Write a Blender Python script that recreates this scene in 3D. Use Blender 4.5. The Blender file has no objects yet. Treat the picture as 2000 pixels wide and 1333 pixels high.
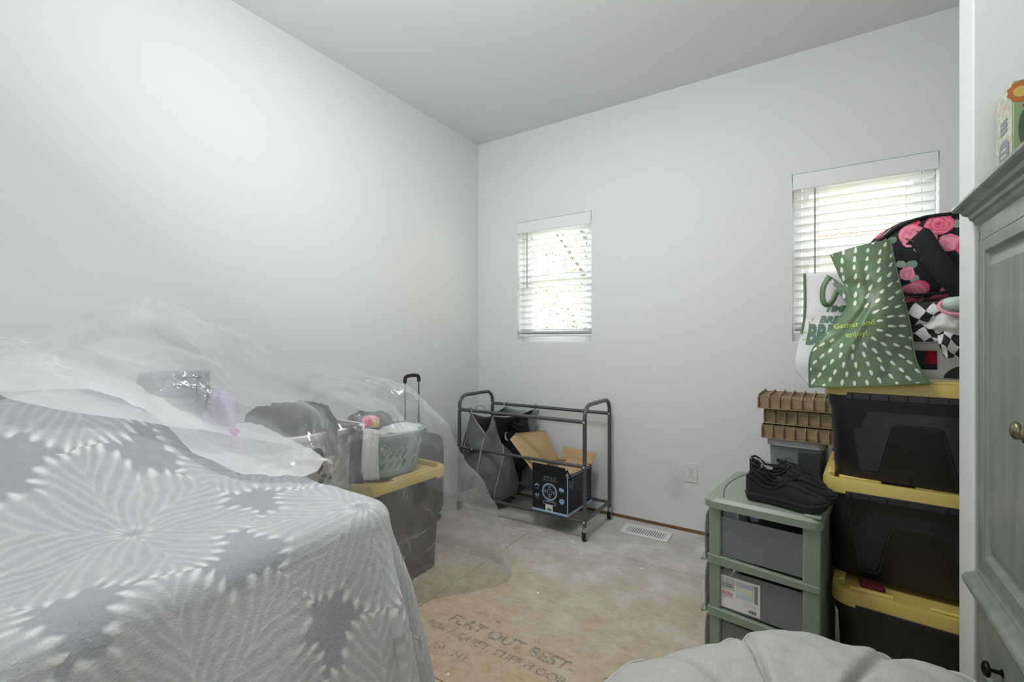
import bpy, bmesh, math, random
from mathutils import Vector, Matrix, noise
from math import pi, sin, cos, radians
R_ = random.Random(7)
SC = bpy.context.scene
COL = SC.collection

# ------------------------------------------------------------------ camera
FPX = 901.0; CX, CY = 1000.0, 666.5
YAW = radians(33.04); CAMZ = 1.17
cam = bpy.data.cameras.new('camera'); cam.sensor_width = 36; cam.lens = 36*FPX/2000; cam.clip_start = .02; cam.clip_end = 200
camo = bpy.data.objects.new('camera', cam); COL.objects.link(camo)
camo.location = (0, 0, CAMZ); camo.rotation_euler = (pi/2, 0, YAW); SC.camera = camo
# ------------------------------------------------------------------ world, lamps, exposure
W = bpy.data.worlds.new('world'); SC.world = W; W.use_nodes = True
bgn = W.node_tree.nodes['Background']; bgn.inputs[0].default_value = (.93, .97, 1.0, 1); bgn.inputs[1].default_value = 8
def area(name, loc, size, power, rot, col=(1, 1, 1), shape='DISK', sy=None):
    l = bpy.data.lights.new(name, 'AREA'); l.energy = power; l.size = size; l.color = col; l.shape = shape
    if sy: l.shape = 'RECTANGLE'; l.size_y = sy
    o = bpy.data.objects.new(name, l); COL.objects.link(o); o.location = loc; o.rotation_euler = rot
    return o
SC.cycles.transparent_max_bounces = 40; SC.cycles.max_bounces = 14; SC.cycles.diffuse_bounces = 8
def aim(a, b): return (Vector(b)-Vector(a)).to_track_quat('-Z', 'Y').to_euler()
area('ceiling_fill_light', (-.75, .35, 2.12), .6, 21, aim((-.75, .35, 2.12), (-.85, .85, 2.743)), (.97, .99, 1))  # added fill, aimed up so the ceiling spreads even ambient light
area('ceiling_lamp_light', (-.85, 1.35, 2.68), .42, 15, (0, 0, 0), (.98, .99, 1))
area('front_fill_light', (-.6, -1.50, 1.25), 1.8, 12.0, (radians(90), 0, 0), (1, 1, 1), sy=1.8)  # added fill before the closed front wall, lifts the low back wall; no doorway
vs = SC.view_settings
vs.view_transform = 'Standard'; vs.look = 'None'; vs.gamma = 1; vs.use_curve_mapping = False; vs.exposure = 0.24
SC.display_settings.display_device = 'sRGB'

# ------------------------------------------------------------------ helpers
def ray(px, py):
    a = (px-CX)/FPX
    return (-sin(YAW)+a*cos(YAW), cos(YAW)+a*sin(YAW), (CY-py)/FPX)
def at(px, py, X=None, Y=None, Z=None):
    d = ray(px, py)
    s = X/d[0] if X is not None else (Y/d[1] if Y is not None else (Z-CAMZ)/d[2])
    return Vector((d[0]*s, d[1]*s, CAMZ+d[2]*s))
def lin(c):
    if isinstance(c, str):
        c = [int(c[i:i+2], 16)/255 for i in (0, 2, 4)]
    return tuple((x/12.92 if x <= .04045 else ((x+.055)/1.055)**2.4) for x in c)+(1,)
class E:
    """node expression"""
    def __init__(s, nt, k): s.nt = nt; s.k = k
    def _m(s, op, *a, clamp=False):
        n = s.nt.nodes.new('ShaderNodeMath'); n.operation = op; n.use_clamp = clamp
        for i, v in enumerate(a):
            if isinstance(v, E): s.nt.links.new(v.k, n.inputs[i])
            else: n.inputs[i].default_value = v
        return E(s.nt, n.outputs[0])
    def __add__(s, o): return s._m('ADD', s, o)
    __radd__ = __add__
    def __sub__(s, o): return s._m('SUBTRACT', s, o)
    def __rsub__(s, o): return s._m('SUBTRACT', o, s)
    def __mul__(s, o): return s._m('MULTIPLY', s, o)
    __rmul__ = __mul__
    def __truediv__(s, o): return s._m('DIVIDE', s, o)
    def __rtruediv__(s, o): return s._m('DIVIDE', o, s)
    def abs(s): return s._m('ABSOLUTE', s)
    def sin(s): return s._m('SINE', s)
    def cos(s): return s._m('COSINE', s)
    def floor(s): return s._m('FLOOR', s)
    def fract(s): return s._m('FRACT', s)
    def sqrt(s): return s._m('SQRT', s)
    def pow(s, o): return s._m('POWER', s, o)
    def max(s, o): return s._m('MAXIMUM', s, o)
    def min(s, o): return s._m('MINIMUM', s, o)
    def lt(s, o): return s._m('LESS_THAN', s, o)
    def gt(s, o): return s._m('GREATER_THAN', s, o)
    def atan2(s, o): return s._m('ARCTAN2', s, o)
    def clamp(s): return s._m('ADD', s, 0.0, clamp=True)
    def ss(s, a, b):
        n = s.nt.nodes.new('ShaderNodeMapRange'); n.interpolation_type = 'SMOOTHSTEP'
        s.nt.links.new(s.k, n.inputs[0]); n.inputs[1].default_value = a; n.inputs[2].default_value = b
        return E(s.nt, n.outputs[0])
    def sel(s, a, b): return a*s + b*(1-s)
class Mat:
    def __init__(s, name):
        s.m = bpy.data.materials.new(name); s.m.use_nodes = True; s.nt = s.m.node_tree
        s.p = s.nt.nodes['Principled BSDF']; s.out = s.nt.nodes['Material Output']
    def n(s, t, **kw):
        n = s.nt.nodes.new('ShaderNode'+t)
        for k, v in kw.items(): setattr(n, k, v)
        return n
    def coord(s, which='Object'):
        tc = s.n('TexCoord'); return tc.outputs[which]
    def xyz(s, sock):
        sp = s.n('SeparateXYZ'); s.nt.links.new(sock, sp.inputs[0]); return [E(s.nt, sp.outputs[i]) for i in range(3)]
    def vec(s, *e):
        c = s.n('CombineXYZ')
        for i, v in enumerate(e):
            if isinstance(v, E): s.nt.links.new(v.k, c.inputs[i])
            else: c.inputs[i].default_value = v
        return c.outputs[0]
    def noise(s, sock, scale, detail=3, rough=.5, dist=0, out='Fac'):
        t = s.n('TexNoise'); s.nt.links.new(sock, t.inputs['Vector'])
        t.inputs['Scale'].default_value = scale; t.inputs['Detail'].default_value = detail
        t.inputs['Roughness'].default_value = rough; t.inputs['Distortion'].default_value = dist
        return E(s.nt, t.outputs[0 if out == 'Fac' else 1])
    def mix(s, f, a, b):
        n = s.n('Mix', data_type='RGBA')
        if isinstance(f, E): s.nt.links.new(f.k, n.inputs[0])
        else: n.inputs[0].default_value = f
        for i, v in ((6, a), (7, b)):
            if isinstance(v, (tuple, list)): n.inputs[i].default_value = v
            elif isinstance(v, str): n.inputs[i].default_value = lin(v)
            else: s.nt.links.new(v, n.inputs[i])
        return n.outputs[2]
    def col(s, c):
        if isinstance(c, (str, tuple)): s.p.inputs['Base Color'].default_value = lin(c) if isinstance(c, str) else c
        else: s.nt.links.new(c, s.p.inputs['Base Color'])
    def bump(s, e, strength=.3, dist=.002):
        b = s.n('Bump'); b.inputs['Strength'].default_value = strength; b.inputs['Distance'].default_value = dist
        s.nt.links.new(e.k, b.inputs['Height']); s.nt.links.new(b.outputs[0], s.p.inputs['Normal']); return b
def simple(name, c, rough=.5, metal=0, var=.06, scale=30, bs=0, bscale=400, spec=.5, stretch=None):
    m = Mat(name); co = m.coord()
    if stretch:
        x, y, z = m.xyz(co); co = m.vec(x*stretch[0], y*stretch[1], z*stretch[2])
    nz = m.noise(co, scale)
    base = lin(c)
    dk = tuple(v*(1-var*1.6) for v in base[:3])+(1,); lt = tuple(min(1, v*(1+var)) for v in base[:3])+(1,)
    m.col(m.mix(nz, dk, lt))
    m.p.inputs['Roughness'].default_value = rough; m.p.inputs['Metallic'].default_value = metal
    m.p.inputs['Specular IOR Level'].default_value = spec
    if bs: m.bump(m.noise(co, bscale, 4), bs)
    return m.m
class MB:
    def __init__(s): s.v = []; s.f = []; s.uv = None
    def add(s, vs, fs):
        o = len(s.v); s.v += [tuple(v) for v in vs]; s.f += [tuple(i+o for i in f) for f in fs]; return s
    def box(s, x0, x1, y0, y1, z0, z1):
        return s.add([(x0,y0,z0),(x1,y0,z0),(x1,y1,z0),(x0,y1,z0),(x0,y0,z1),(x1,y0,z1),(x1,y1,z1),(x0,y1,z1)],
                     [(0,3,2,1),(4,5,6,7),(0,1,5,4),(1,2,6,5),(2,3,7,6),(3,0,4,7)])
    def tube(s, pts, r, n=8, close=False, caps=True):
        pts = [Vector(p) for p in pts]; N = len(pts); rs = r if isinstance(r, (list, tuple)) else [r]*N
        rings = []; up = None
        for i, p in enumerate(pts):
            if close: t = pts[(i+1) % N]-pts[i-1]
            else: t = pts[min(i+1, N-1)]-pts[max(i-1, 0)]
            t.normalize()
            if up is None:
                up = Vector((0, 0, 1)) if abs(t.z) < .9 else Vector((1, 0, 0))
            a = up-t*up.dot(t)
            if a.length < 1e-6: a = Vector((1, 0, 0))-t*t.x
            a.normalize(); up = a; b = t.cross(a)
            rings.append([p+(a*cos(2*pi*k/n)+b*sin(2*pi*k/n))*rs[i] for k in range(n)])
        vs = [v for q in rings for v in q]; fs = []
        M = N if close else N-1
        for i in range(M):
            for k in range(n):
                a0 = i*n+k; a1 = i*n+(k+1) % n; b0 = ((i+1) % N)*n+k; b1 = ((i+1) % N)*n+(k+1) % n
                fs.append((a0, a1, b1, b0))
        if caps and not close:
            fs.append(tuple(range(n-1, -1, -1))); fs.append(tuple((N-1)*n+k for k in range(n)))
        return s.add(vs, fs)
    def lathe(s, prof, n=16, M=None):
        vs = []; fs = []
        for r, z in prof:
            for k in range(n):
                v = Vector((r*cos(2*pi*k/n), r*sin(2*pi*k/n), z)); vs.append(M @ v if M else v)
        for i in range(len(prof)-1):
            for k in range(n):
                fs.append((i*n+k, i*n+(k+1) % n, (i+1)*n+(k+1) % n, (i+1)*n+k))
        fs.append(tuple(range(n-1, -1, -1))); fs.append(tuple((len(prof)-1)*n+k for k in range(n)))
        return s.add(vs, fs)
    def rings(s, rr, cap0=True, cap1=True, close=True):
        n = len(rr[0]); vs = [v for q in rr for v in q]; fs = []
        for i in range(len(rr)-1):
            for k in range(n if close else n-1):
                fs.append((i*n+k, i*n+(k+1) % n, (i+1)*n+(k+1) % n, (i+1)*n+k))
        if cap0: fs.append(tuple(range(n-1, -1, -1)))
        if cap1: fs.append(tuple((len(rr)-1)*n+k for k in range(n)))
        return s.add(vs, fs)
    def grid(s, rows):
        nu = len(rows[0]); vs = [v for q in rows for v in q]
        fs = [(i*nu+j, i*nu+j+1, (i+1)*nu+j+1, (i+1)*nu+j) for i in range(len(rows)-1) for j in range(nu-1)]
        return s.add(vs, fs)
    def prism(s, poly, y0, y1, axis='y'):
        n = len(poly)
        def P(a, b, c): return {'y': (a, c, b), 'x': (c, a, b), 'z': (a, b, c)}[axis]
        vs = [P(a, b, y0) for a, b in poly]+[P(a, b, y1) for a, b in poly]
        return s.add(vs, [tuple(range(n)), tuple(range(2*n-1, n-1, -1))]+[(k, k+n, (k+1) % n+n, (k+1) % n) for k in range(n)])
    def build(s, name, m=None, parent=None, smooth=False, M=None, bevel=0, seg=2, solid=0, sub=0, kind=None, uv=None, angle=40):
        me = bpy.data.meshes.new(name)
        vs = [tuple(M @ Vector(v)) for v in s.v] if M else s.v
        me.from_pydata(vs, [], s.f)
        if uv:
            l = me.uv_layers.new(name='UV')
            for lp in me.loops: l.data[lp.index].uv = uv[lp.vertex_index]
        me.validate(); 
        bm = bmesh.new(); bm.from_mesh(me); bmesh.ops.recalc_face_normals(bm, faces=bm.faces); bm.to_mesh(me); bm.free()
        return link(name, me, m, parent, smooth, bevel, seg, solid, sub, kind, angle)
def link(name, me, m=None, parent=None, smooth=False, bevel=0, seg=2, solid=0, sub=0, kind=None, angle=40):
    o = bpy.data.objects.new(name, me); COL.objects.link(o)
    if m: me.materials.append(m)
    if parent: o.parent = parent
    if smooth or bevel:
        for p in me.polygons: p.use_smooth = True
        if not smooth == 'all': me.set_sharp_from_angle(angle=radians(angle))
    if solid:
        d = o.modifiers.new('solid', 'SOLIDIFY'); d.thickness = solid; d.offset = 0
    if bevel:
        d = o.modifiers.new('bevel', 'BEVEL'); d.width = bevel; d.segments = seg; d.limit_method = 'ANGLE'; d.angle_limit = radians(35)
    if sub:
        d = o.modifiers.new('sub', 'SUBSURF'); d.levels = sub; d.render_levels = sub
    if kind: o['kind'] = kind
    return o
def thing(name, label, cat, loc=(0, 0, 0), rz=0, group=None):
    o = bpy.data.objects.new(name, None); COL.objects.link(o); o.location = loc; o.rotation_euler = (0, 0, rz)
    o.empty_display_size = .05
    return tag(o, label, cat, group)
def tag(o, label, cat, group=None):
    o['label'] = label; o['category'] = cat
    if group: o['group'] = group
    return o
def dup(root, loc=None, rz=None, label=None):
    def c(o, par):
        q = o.copy(); COL.objects.link(q); q.parent = par
        for ch in o.children: c(ch, q)
        return q
    r = c(root, None)
    if loc is not None: r.location = loc
    if rz is not None: r.rotation_euler = (0, 0, rz)
    if label: r['label'] = label
    return r
def struct(o): o['kind'] = 'structure'; return o
_fonts = {}
def textmesh(s, size, ext=.0004, bold=0, align='CENTER', shear=0, spacing=1):
    c = bpy.data.curves.new('t', 'FONT'); c.body = s; c.size = size; c.extrude = ext; c.offset = bold; c.align_x = align; c.align_y = 'CENTER'; c.shear = shear
    c.resolution_u = 3; c.space_character = spacing
    o = bpy.data.objects.new('t', c); COL.objects.link(o)
    dg = bpy.context.evaluated_depsgraph_get(); dg.update()
    me = bpy.data.meshes.new_from_object(o.evaluated_get(dg)); 
    bpy.data.objects.remove(o); bpy.data.curves.remove(c)
    me.materials.clear()
    return me
def text(s, name, m, parent, size, warp, **kw):
    """flat lettering; warp maps (x, y, z) of the lettering plane to the scene"""
    me = textmesh(s, size, **kw)
    for v in me.vertices: v.co = warp(v.co)
    me.name = name
    return link(name, me, m, parent)
def plane_map(o, ux, uy):
    o = Vector(o); ux = Vector(ux).normalized(); uy = Vector(uy).normalized(); n = ux.cross(uy)
    return lambda c: o+ux*c.x+uy*c.y+n*(c.z+.0006)
def crs(P, t):
    """Catmull-Rom through a list of values, t in 0..1"""
    n = len(P)-1; x = min(max(t, 0), 1)*n; i = min(int(x), n-1); f = x-i
    a = P[max(i-1, 0)]; b = P[i]; c = P[i+1]; d = P[min(i+2, n)]
    return .5*((2*b)+(c-a)*f+(2*a-5*b+4*c-d)*f*f+(3*b-a-3*c+d)*f*f*f)
def loft(curves, nu, nv, fn=None):
    """curves: list of point lists; returns rows[nv][nu]"""
    cs = [[crs([Vector(p) for p in c], u/(nu-1)) for u in range(nu)] for c in curves]
    rows = []
    for j in range(nv):
        row = []
        for i in range(nu):
            p = crs([c[i] for c in cs], j/(nv-1))
            row.append(fn(p, i/(nu-1), j/(nv-1)) if fn else p)
        rows.append(row)
    return rows
def disp(rows, f):
    """move each grid point along its normal by f(p, u, v)"""
    nv = len(rows); nu = len(rows[0]); out = []
    for j in range(nv):
        r = []
        for i in range(nu):
            du = rows[j][min(i+1, nu-1)]-rows[j][max(i-1, 0)]; dv = rows[min(j+1, nv-1)][i]-rows[max(j-1, 0)][i]
            n = du.cross(dv)
            if n.length > 1e-9: n.normalize()
            r.append(rows[j][i]+n*f(rows[j][i], i/(nu-1), j/(nv-1)))
        out.append(r)
    return out
def fbm(p, s, o=3): return noise.fractal(Vector(p)*s, .6, 2.1, o)
def ridge(p, s): return 1-min(1, abs(noise.noise(Vector(p)*s))*2.5)
def sst(x): x = min(max(x, 0), 1); return x*x*(3-2*x)
def rrect(w, d, r, n=5, cx=0, cy=0):
    pts = []
    for qx, qy, a0 in ((1, 1, 0), (-1, 1, pi/2), (-1, -1, pi), (1, -1, 3*pi/2)):
        for k in range(n+1):
            a = a0+pi/2*k/n; pts.append((cx+qx*(w/2-r)+r*cos(a), cy+qy*(d/2-r)+r*sin(a)))
    return pts
def lump(name, m, parent, cx, cy, z0, rx, ry, h, seed=0, rz=0, amp=.25, sc=9, n=26, cat=None, label=None):
    """crumpled cloth heap"""
    rows = []
    for j in range(n):
        a = pi/2*.9999*j/(n-1)
        row = []
        for i in range(2*n+1):
            b = 2*pi*i/(2*n)
            k = noise.noise(Vector((cos(b)*1.3+seed, sin(b)*1.3, a)))*.35+1
            x = cos(a)**.6*cos(b)*rx*k; y = cos(a)**.6*sin(b)*ry*k; z = sin(a)*h
            q = Vector((x+seed*3, y, z))
            w = ridge(q, sc)*amp*h*.5+fbm(q, sc*1.5)*amp*h*.5
            row.append(Vector((cx+(x*cos(rz)-y*sin(rz))*(1+w), cy+(x*sin(rz)+y*cos(rz))*(1+w), max(z0, z0+z*(1+w*2)))))
        rows.append(row)
    o = MB().grid(rows).build(name, m, parent, smooth='all')
    return o
# ------------------------------------------------------------------ materials
def plaster(name, c):
    m = Mat(name); co = m.coord()
    n1 = m.noise(co, 1.3, 2); b = lin(c)
    m.col(m.mix(n1, tuple(v*.985 for v in b[:3])+(1,), b)); m.p.inputs['Roughness'].default_value = .75
    m.bump(m.noise(co, 260, 3), .08, .001); return m.m
M_wall = plaster('wall_paint', 'dcdede'); M_ceil = plaster('ceiling_paint', 'dbdddd')
M_trim = simple('white_trim', 'e4e6e6', .4, var=.02)
M_black = simple('black_plastic', '232426', .42, var=.12, bs=.15, bscale=600)
M_yellow = simple('yellow_plastic', 'cfb765', .38, var=.04, bs=.05)
M_green = simple('sage_plastic', '83927e', .4, var=.03)
M_frost = None
M_tube = simple('dark_grey_tube', '5c5e60', .38, metal=.3, var=.1)
M_chrome = simple('chrome', 'b9bcbe', .22, metal=1, var=.1)
M_white = simple('white_plastic', 'dcdddd', .4, var=.02)
M_vinyl = simple('white_vinyl', 'eeeeee', .35, var=.02)
M_slat = simple('blind_slat', 'e6e8e8', .45, var=.02)
M_wand = simple('grey_wand', '9a9da0', .3)
M_card = simple('cardboard', 'b99a72', .85, var=.08, scale=18, bs=.1, bscale=120, stretch=(1, 1, 6))
M_print = simple('pale_blue_print', '9db8d6', .6, var=.02)
M_paper = simple('white_paper', 'e2e2e0', .7, var=.02)
M_ink = simple('black_ink', '26272a', .7, var=.05)
M_boxblack = simple('printed_black_card', '16171a', .55, var=.15)
M_greybag = simple('grey_oxford_cloth', '77797b', .85, var=.10, bs=.3, bscale=700)
M_piping = simple('pale_piping', 'bdbcb8', .8)
M_blackcloth = simple('black_cloth', '1b1c1f', .9, var=.25, bs=.5, bscale=500)
M_charcoal = simple('charcoal_cloth', '3c3f43', .95, var=.15, bs=.5, bscale=400)
M_whitecloth = simple('white_cloth', 'd6d5d2', .9, var=.04, bs=.4, bscale=350)
M_purple = simple('lilac_film', 'b9a8cf', .35, var=.2)
M_magenta = simple('magenta_film', 'b368ac', .35, var=.2)
M_grayplastic = simple('grey_plastic', '7d8185', .42, var=.05)
M_graylid = simple('light_grey_plastic', '9a9ea2', .4, var=.04)
M_teal = simple('teal_plastic', '8fa39f', .45, var=.03)
M_basketwhite = simple('basket_white', 'cfccc8', .45, var=.03)
M_redwood = simple('dark_red_wood', '4b1f1b', .5, var=.3, scale=20)
M_brown = simple('brown_sill_plate', '8a6534', .8, var=.2, scale=14)
M_brass = simple('aged_brass', '8f8566', .32, metal=1, var=.3, scale=90)
M_darkmetal = simple('dark_bronze', '2c2825', .35, metal=.9)
M_rubber = simple('black_rubber', '151515', .55)
M_navy = simple('navy_cloth', '20283c', .8)
M_red = simple('red_cloth', 'b01822', .8, var=.2)
M_dark = simple('dark_void', '1a1b1c', .9)

def wood(name, a, b, sx=(30, 3, 30), rough=.6):
    m = Mat(name); x, y, z = m.xyz(m.coord()); v = m.vec(x*sx[0], y*sx[1], z*sx[2])
    n = m.noise(v, 1.0, 6, .65, .8); m.col(m.mix(n.ss(.3, .7), lin(a), lin(b))); m.p.inputs['Roughness'].default_value = rough
    m.bump(n, .2, .001); return m.m
M_trayd = wood('weathered_brown_wood', '75644c', 'ab9270', (4, 40, 60))
M_armoire = None
def armoire_mat():
    m = Mat('grey_green_paint'); x, y, z = m.xyz(m.coord()); v = m.vec(x*12, y*12, z*2.2)
    n = m.noise(v, 1.5, 5, .6); n2 = m.noise(m.coord(), 70, 3)
    c = m.mix(n.ss(.25, .75), lin('7a807a'), lin('8f958e')); c = m.mix(n2.ss(.66, .8)*.35, c, lin('8c8d84'))
    m.col(c); m.p.inputs['Roughness'].default_value = .36; m.bump(n, .12, .001); return m.m
M_armoire = armoire_mat()

def floor_mat():
    m = Mat('subfloor_board'); co = m.coord(); x, y, z = m.xyz(co)
    big = m.noise(co, 1.5, 5, .6); mid = m.noise(co, 6, 6, .7); st = m.noise(m.vec(x*14, y*40, z), 1.0, 6, .75, 1.0)
    st2 = m.noise(m.vec(x*24, y*110, z), 1.0, 4, .7, .8)
    iso = m.noise(co, 18, 6, .75)
    tan = m.mix((st*.45+iso*.55).ss(.36, .64), lin('c3b39a'), lin('ab9376'))
    tan = m.mix(m.noise(co, 3.1, 5, .7).ss(.56, .74)*.75, tan, lin('b07a4c'))
    gry = m.mix(mid.ss(.3, .7), lin('aeaba4'), lin('cfcdc7'))
    g = (big-.5)*1.6+(y-2.0)*.9+(mid-.5)*.9+(m.noise(co, 22, 4, .7)-.5)*.7+(st2-.5)*.5
    c = m.mix(g.ss(-.55, .75), tan, gry)
    c = m.mix(st2.ss(.64, .76)*.35, c, lin('857255'))
    c = m.mix(m.noise(co, 34, 5, .75).ss(.63, .72)*.4, c, lin('d8d5cd'))
    # paint splats
    vo = m.n('TexVoronoi'); vo.inputs['Scale'].default_value = 9; vo.inputs['Randomness'].default_value = 1
    dv = m.noise(co, 60, 3, out='Color')
    ad = m.n('Mix', data_type='VECTOR'); ad.inputs[0].default_value = .03
    m.nt.links.new(co, ad.inputs[4]); m.nt.links.new(dv.k, ad.inputs[5]); m.nt.links.new(ad.outputs[1], vo.inputs['Vector'])
    sp = m.n('SeparateColor'); m.nt.links.new(vo.outputs['Color'], sp.inputs[0])
    d = E(m.nt, vo.outputs['Distance']); rr = E(m.nt, sp.outputs[0]); k = (rr-.35).max(0)*.17
    c = m.mix((d.lt(k)), c, lin('e9e8e4'))
    vo2 = m.n('TexVoronoi'); vo2.inputs['Scale'].default_value = 11; m.nt.links.new(co, vo2.inputs['Vector'])
    sp2 = m.n('SeparateColor'); m.nt.links.new(vo2.outputs['Color'], sp2.inputs[0])
    c = m.mix(E(m.nt, vo2.outputs['Distance']).lt((E(m.nt, sp2.outputs[1])-.72).max(0)*.22)*.85, c, lin('4f4030'))
    m.col(c); m.p.inputs['Roughness'].default_value = .72; m.bump(iso, .2, .001); return m.m
M_floor = floor_mat()
def stamp_mat():
    m = Mat('stamp_ink'); co = m.coord(); n = m.noise(co, 45, 5, .7)
    m.col(m.mix(n.ss(.42, .62), lin('7f7a70'), lin('b7a68c'))); m.p.inputs['Roughness'].default_value = .8; return m.m
M_stamp = stamp_mat()

def fleece_mat():
    m = Mat('fleece_blanket'); uv = m.coord('UV'); 
    wn = m.noise(uv, 5.5, 2, out='Color'); sp = m.n('SeparateColor'); m.nt.links.new(wn.k, sp.inputs[0])
    u, v, _ = m.xyz(uv); w2 = m.noise(uv, 17, 2, out='Color'); sp2 = m.n('SeparateColor'); m.nt.links.new(w2.k, sp2.inputs[0])
    u = u+(E(m.nt, sp.outputs[0])-.5)*.07+(E(m.nt, sp2.outputs[0])-.5)*.018; v = v+(E(m.nt, sp.outputs[1])-.5)*.07+(E(m.nt, sp2.outputs[1])-.5)*.018
    w, h = .50, .40
    def cell(ou, ov):
        a = ((u-ou)/w+.5); b = ((v-ov)/(2*h)+.5)
        return (a.fract()-.5)*w, (b.fract()-.5)*(2*h)
    x1, y1 = cell(-.96, .77); x2, y2 = cell(-.96+w/2, .77-h)
    d1 = (x1*x1+y1*y1).sqrt(); d2 = (x2*x2+y2*y2).sqrt(); s = d1.lt(d2)
    x = s.sel(x1, x2); y = s.sel(y1, y2); r = s.sel(d1, d2)
    th = y.atan2(x)+.45
    t6 = ((th/(2*pi)*6).fract()-.5)*(2*pi/6)
    px = r*t6.cos(); py = (r*t6.sin()).abs()
    # six leaf shaped fans whose ribs curve away from a central vein
    ln = m.noise(uv, 9, 2)
    e = ((px-.135)/.128).pow(2)+(py/.114).pow(2)
    q = px-py*2.2+py*py*6.5+(ln-.5)*.022
    st = ((q*(2*pi/.046)).sin()*.5+.5)
    e2 = e-st*.24
    mask = 1-e2.ss(.66, .92)
    rib = st.pow(2)
    vein = (1-py.ss(.001, .006))*px.ss(.02, .05)*(1-px.ss(.15, .22))
    tip = e.ss(.55, .78)*mask*st.pow(1.2)
    fr = m.noise(uv, 42, 5, .7)
    val = mask*(rib*.20+.24)+tip*.52+vein*.10+(fr-.5)*.45+(m.noise(uv, 8, 3)-.5)*.25
    heart = 1-r.ss(.010, .035)
    val = val*(1-heart*.8)
    c = m.mix(val.clamp(), lin('a9adb1'), lin('f0f1f1'))
    m.col(c); m.p.inputs['Roughness'].default_value = .95; m.p.inputs['Specular IOR Level'].default_value = .15
    m.p.inputs['Sheen Weight'].default_value = .35; m.p.inputs['Sheen Roughness'].default_value = .5
    f2 = m.noise(uv, 200, 4, .7); m.bump(f2*.6+m.noise(uv, 60, 3)*.8+val.clamp()*.6, .8, .007); return m.m
M_fleece = fleece_mat()

def film_mat(name='clear_plastic_sheet', haze=.2, tint='fafbfc', scale=1.0):
    m = Mat(name); co = m.coord(); nt = m.nt
    tr = m.n('BsdfTransparent'); tr.inputs[0].default_value = (.97, .975, .98, 1)
    df = m.n('BsdfDiffuse'); df.inputs[0].default_value = lin(tint)
    tl = m.n('BsdfTranslucent'); tl.inputs[0].default_value = lin(tint)
    gl = m.n('BsdfGlossy'); gl.inputs[0].default_value = (1, 1, 1, 1); gl.inputs['Roughness'].default_value = .07
    px_, py_, pz_ = m.xyz(co); patch = m.noise(m.vec(px_+2.9, py_-1.3, pz_+.4), 3.1, 2).ss(.46, .66)
    cr = (1-(m.noise(co, 7*scale, 3, .5, 1.0)-.5).abs()*11).max(0)*(patch*.85+.15)
    cr2 = (1-(m.noise(co, 22*scale, 3, .6, 1.0)-.5).abs()*8).max(0)*patch
    big = m.noise(co, 2.6, 2).ss(.35, .7)
    bp = m.n('Bump'); bp.inputs['Strength'].default_value = .55; bp.inputs['Distance'].default_value = .012
    nt.links.new((cr*.6+cr2*.4*big+m.noise(co, 5, 3)*(patch*.7+.1)).k, bp.inputs['Height'])
    nt.links.new(bp.outputs[0], gl.inputs['Normal'])
    bp2 = m.n('Bump'); bp2.inputs['Strength'].default_value = .25; bp2.inputs['Distance'].default_value = .01; nt.links.new(cr.k, bp2.inputs['Height']); nt.links.new(bp2.outputs[0], df.inputs['Normal'])
    lw = m.n('LayerWeight'); lw.inputs[0].default_value = .35
    face = E(nt, lw.outputs['Facing'])
    sc = m.n('MixShader'); sc.inputs[0].default_value = .35; nt.links.new(df.outputs[0], sc.inputs[1]); nt.links.new(tl.outputs[0], sc.inputs[2])
    at_ = m.n('Attribute'); at_.attribute_name = 'layers'; lay = E(nt, at_.outputs['Fac'])
    f1 = (haze+lay*.30+face.pow(2.2)*.30+cr.pow(3)*.20+cr2.pow(3)*.10+big*.04).min(.95)
    m1 = m.n('MixShader'); nt.links.new(f1.k, m1.inputs[0]); nt.links.new(tr.outputs[0], m1.inputs[1]); nt.links.new(sc.outputs[0], m1.inputs[2])
    lw2 = m.n('LayerWeight'); lw2.inputs[0].default_value = .5; nt.links.new(bp.outputs[0], lw2.inputs['Normal'])
    m2 = m.n('MixShader'); nt.links.new((E(nt, lw2.outputs['Facing']).pow(3)*.34+.045).k, m2.inputs[0]); nt.links.new(m1.outputs[0], m2.inputs[1]); nt.links.new(gl.outputs[0], m2.inputs[2])
    nt.links.new(m2.outputs[0], m.out.inputs[0]); return m.m
M_film = film_mat(haze=.10)
M_film2 = film_mat('hazy_plastic_sheet', haze=.55)
def frosted(name, haze, c):
    m = Mat(name); nt = m.nt
    tr = m.n('BsdfTransparent'); tr.inputs[0].default_value = lin('dfe2e6')
    pr = m.p; m.col(m.mix(m.noise(m.coord(), 7, 2), lin(c), tuple(v*.8 for v in lin(c)[:3])+(1,))); pr.inputs['Roughness'].default_value = .25
    mx = m.n('MixShader'); mx.inputs[0].default_value = haze; nt.links.new(tr.outputs[0], mx.inputs[1]); nt.links.new(pr.outputs[0], mx.inputs[2])
    nt.links.new(mx.outputs[0], m.out.inputs[0]); return m.m
M_frost = frosted('clear_drawer_plastic', .48, 'a0a4a8')
M_glass = None
def glass():
    m = Mat('window_glass'); nt = m.nt
    tr = m.n('BsdfTransparent'); tr.inputs[0].default_value = (.97, .98, .98, 1); gl = m.n('BsdfGlossy'); gl.inputs['Roughness'].default_value = .02
    mx = m.n('MixShader'); mx.inputs[0].default_value = .06; nt.links.new(tr.outputs[0], mx.inputs[1]); nt.links.new(gl.outputs[0], mx.inputs[2]); nt.links.new(mx.outputs[0], m.out.inputs[0]); return m.m
M_glass = glass()
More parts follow.
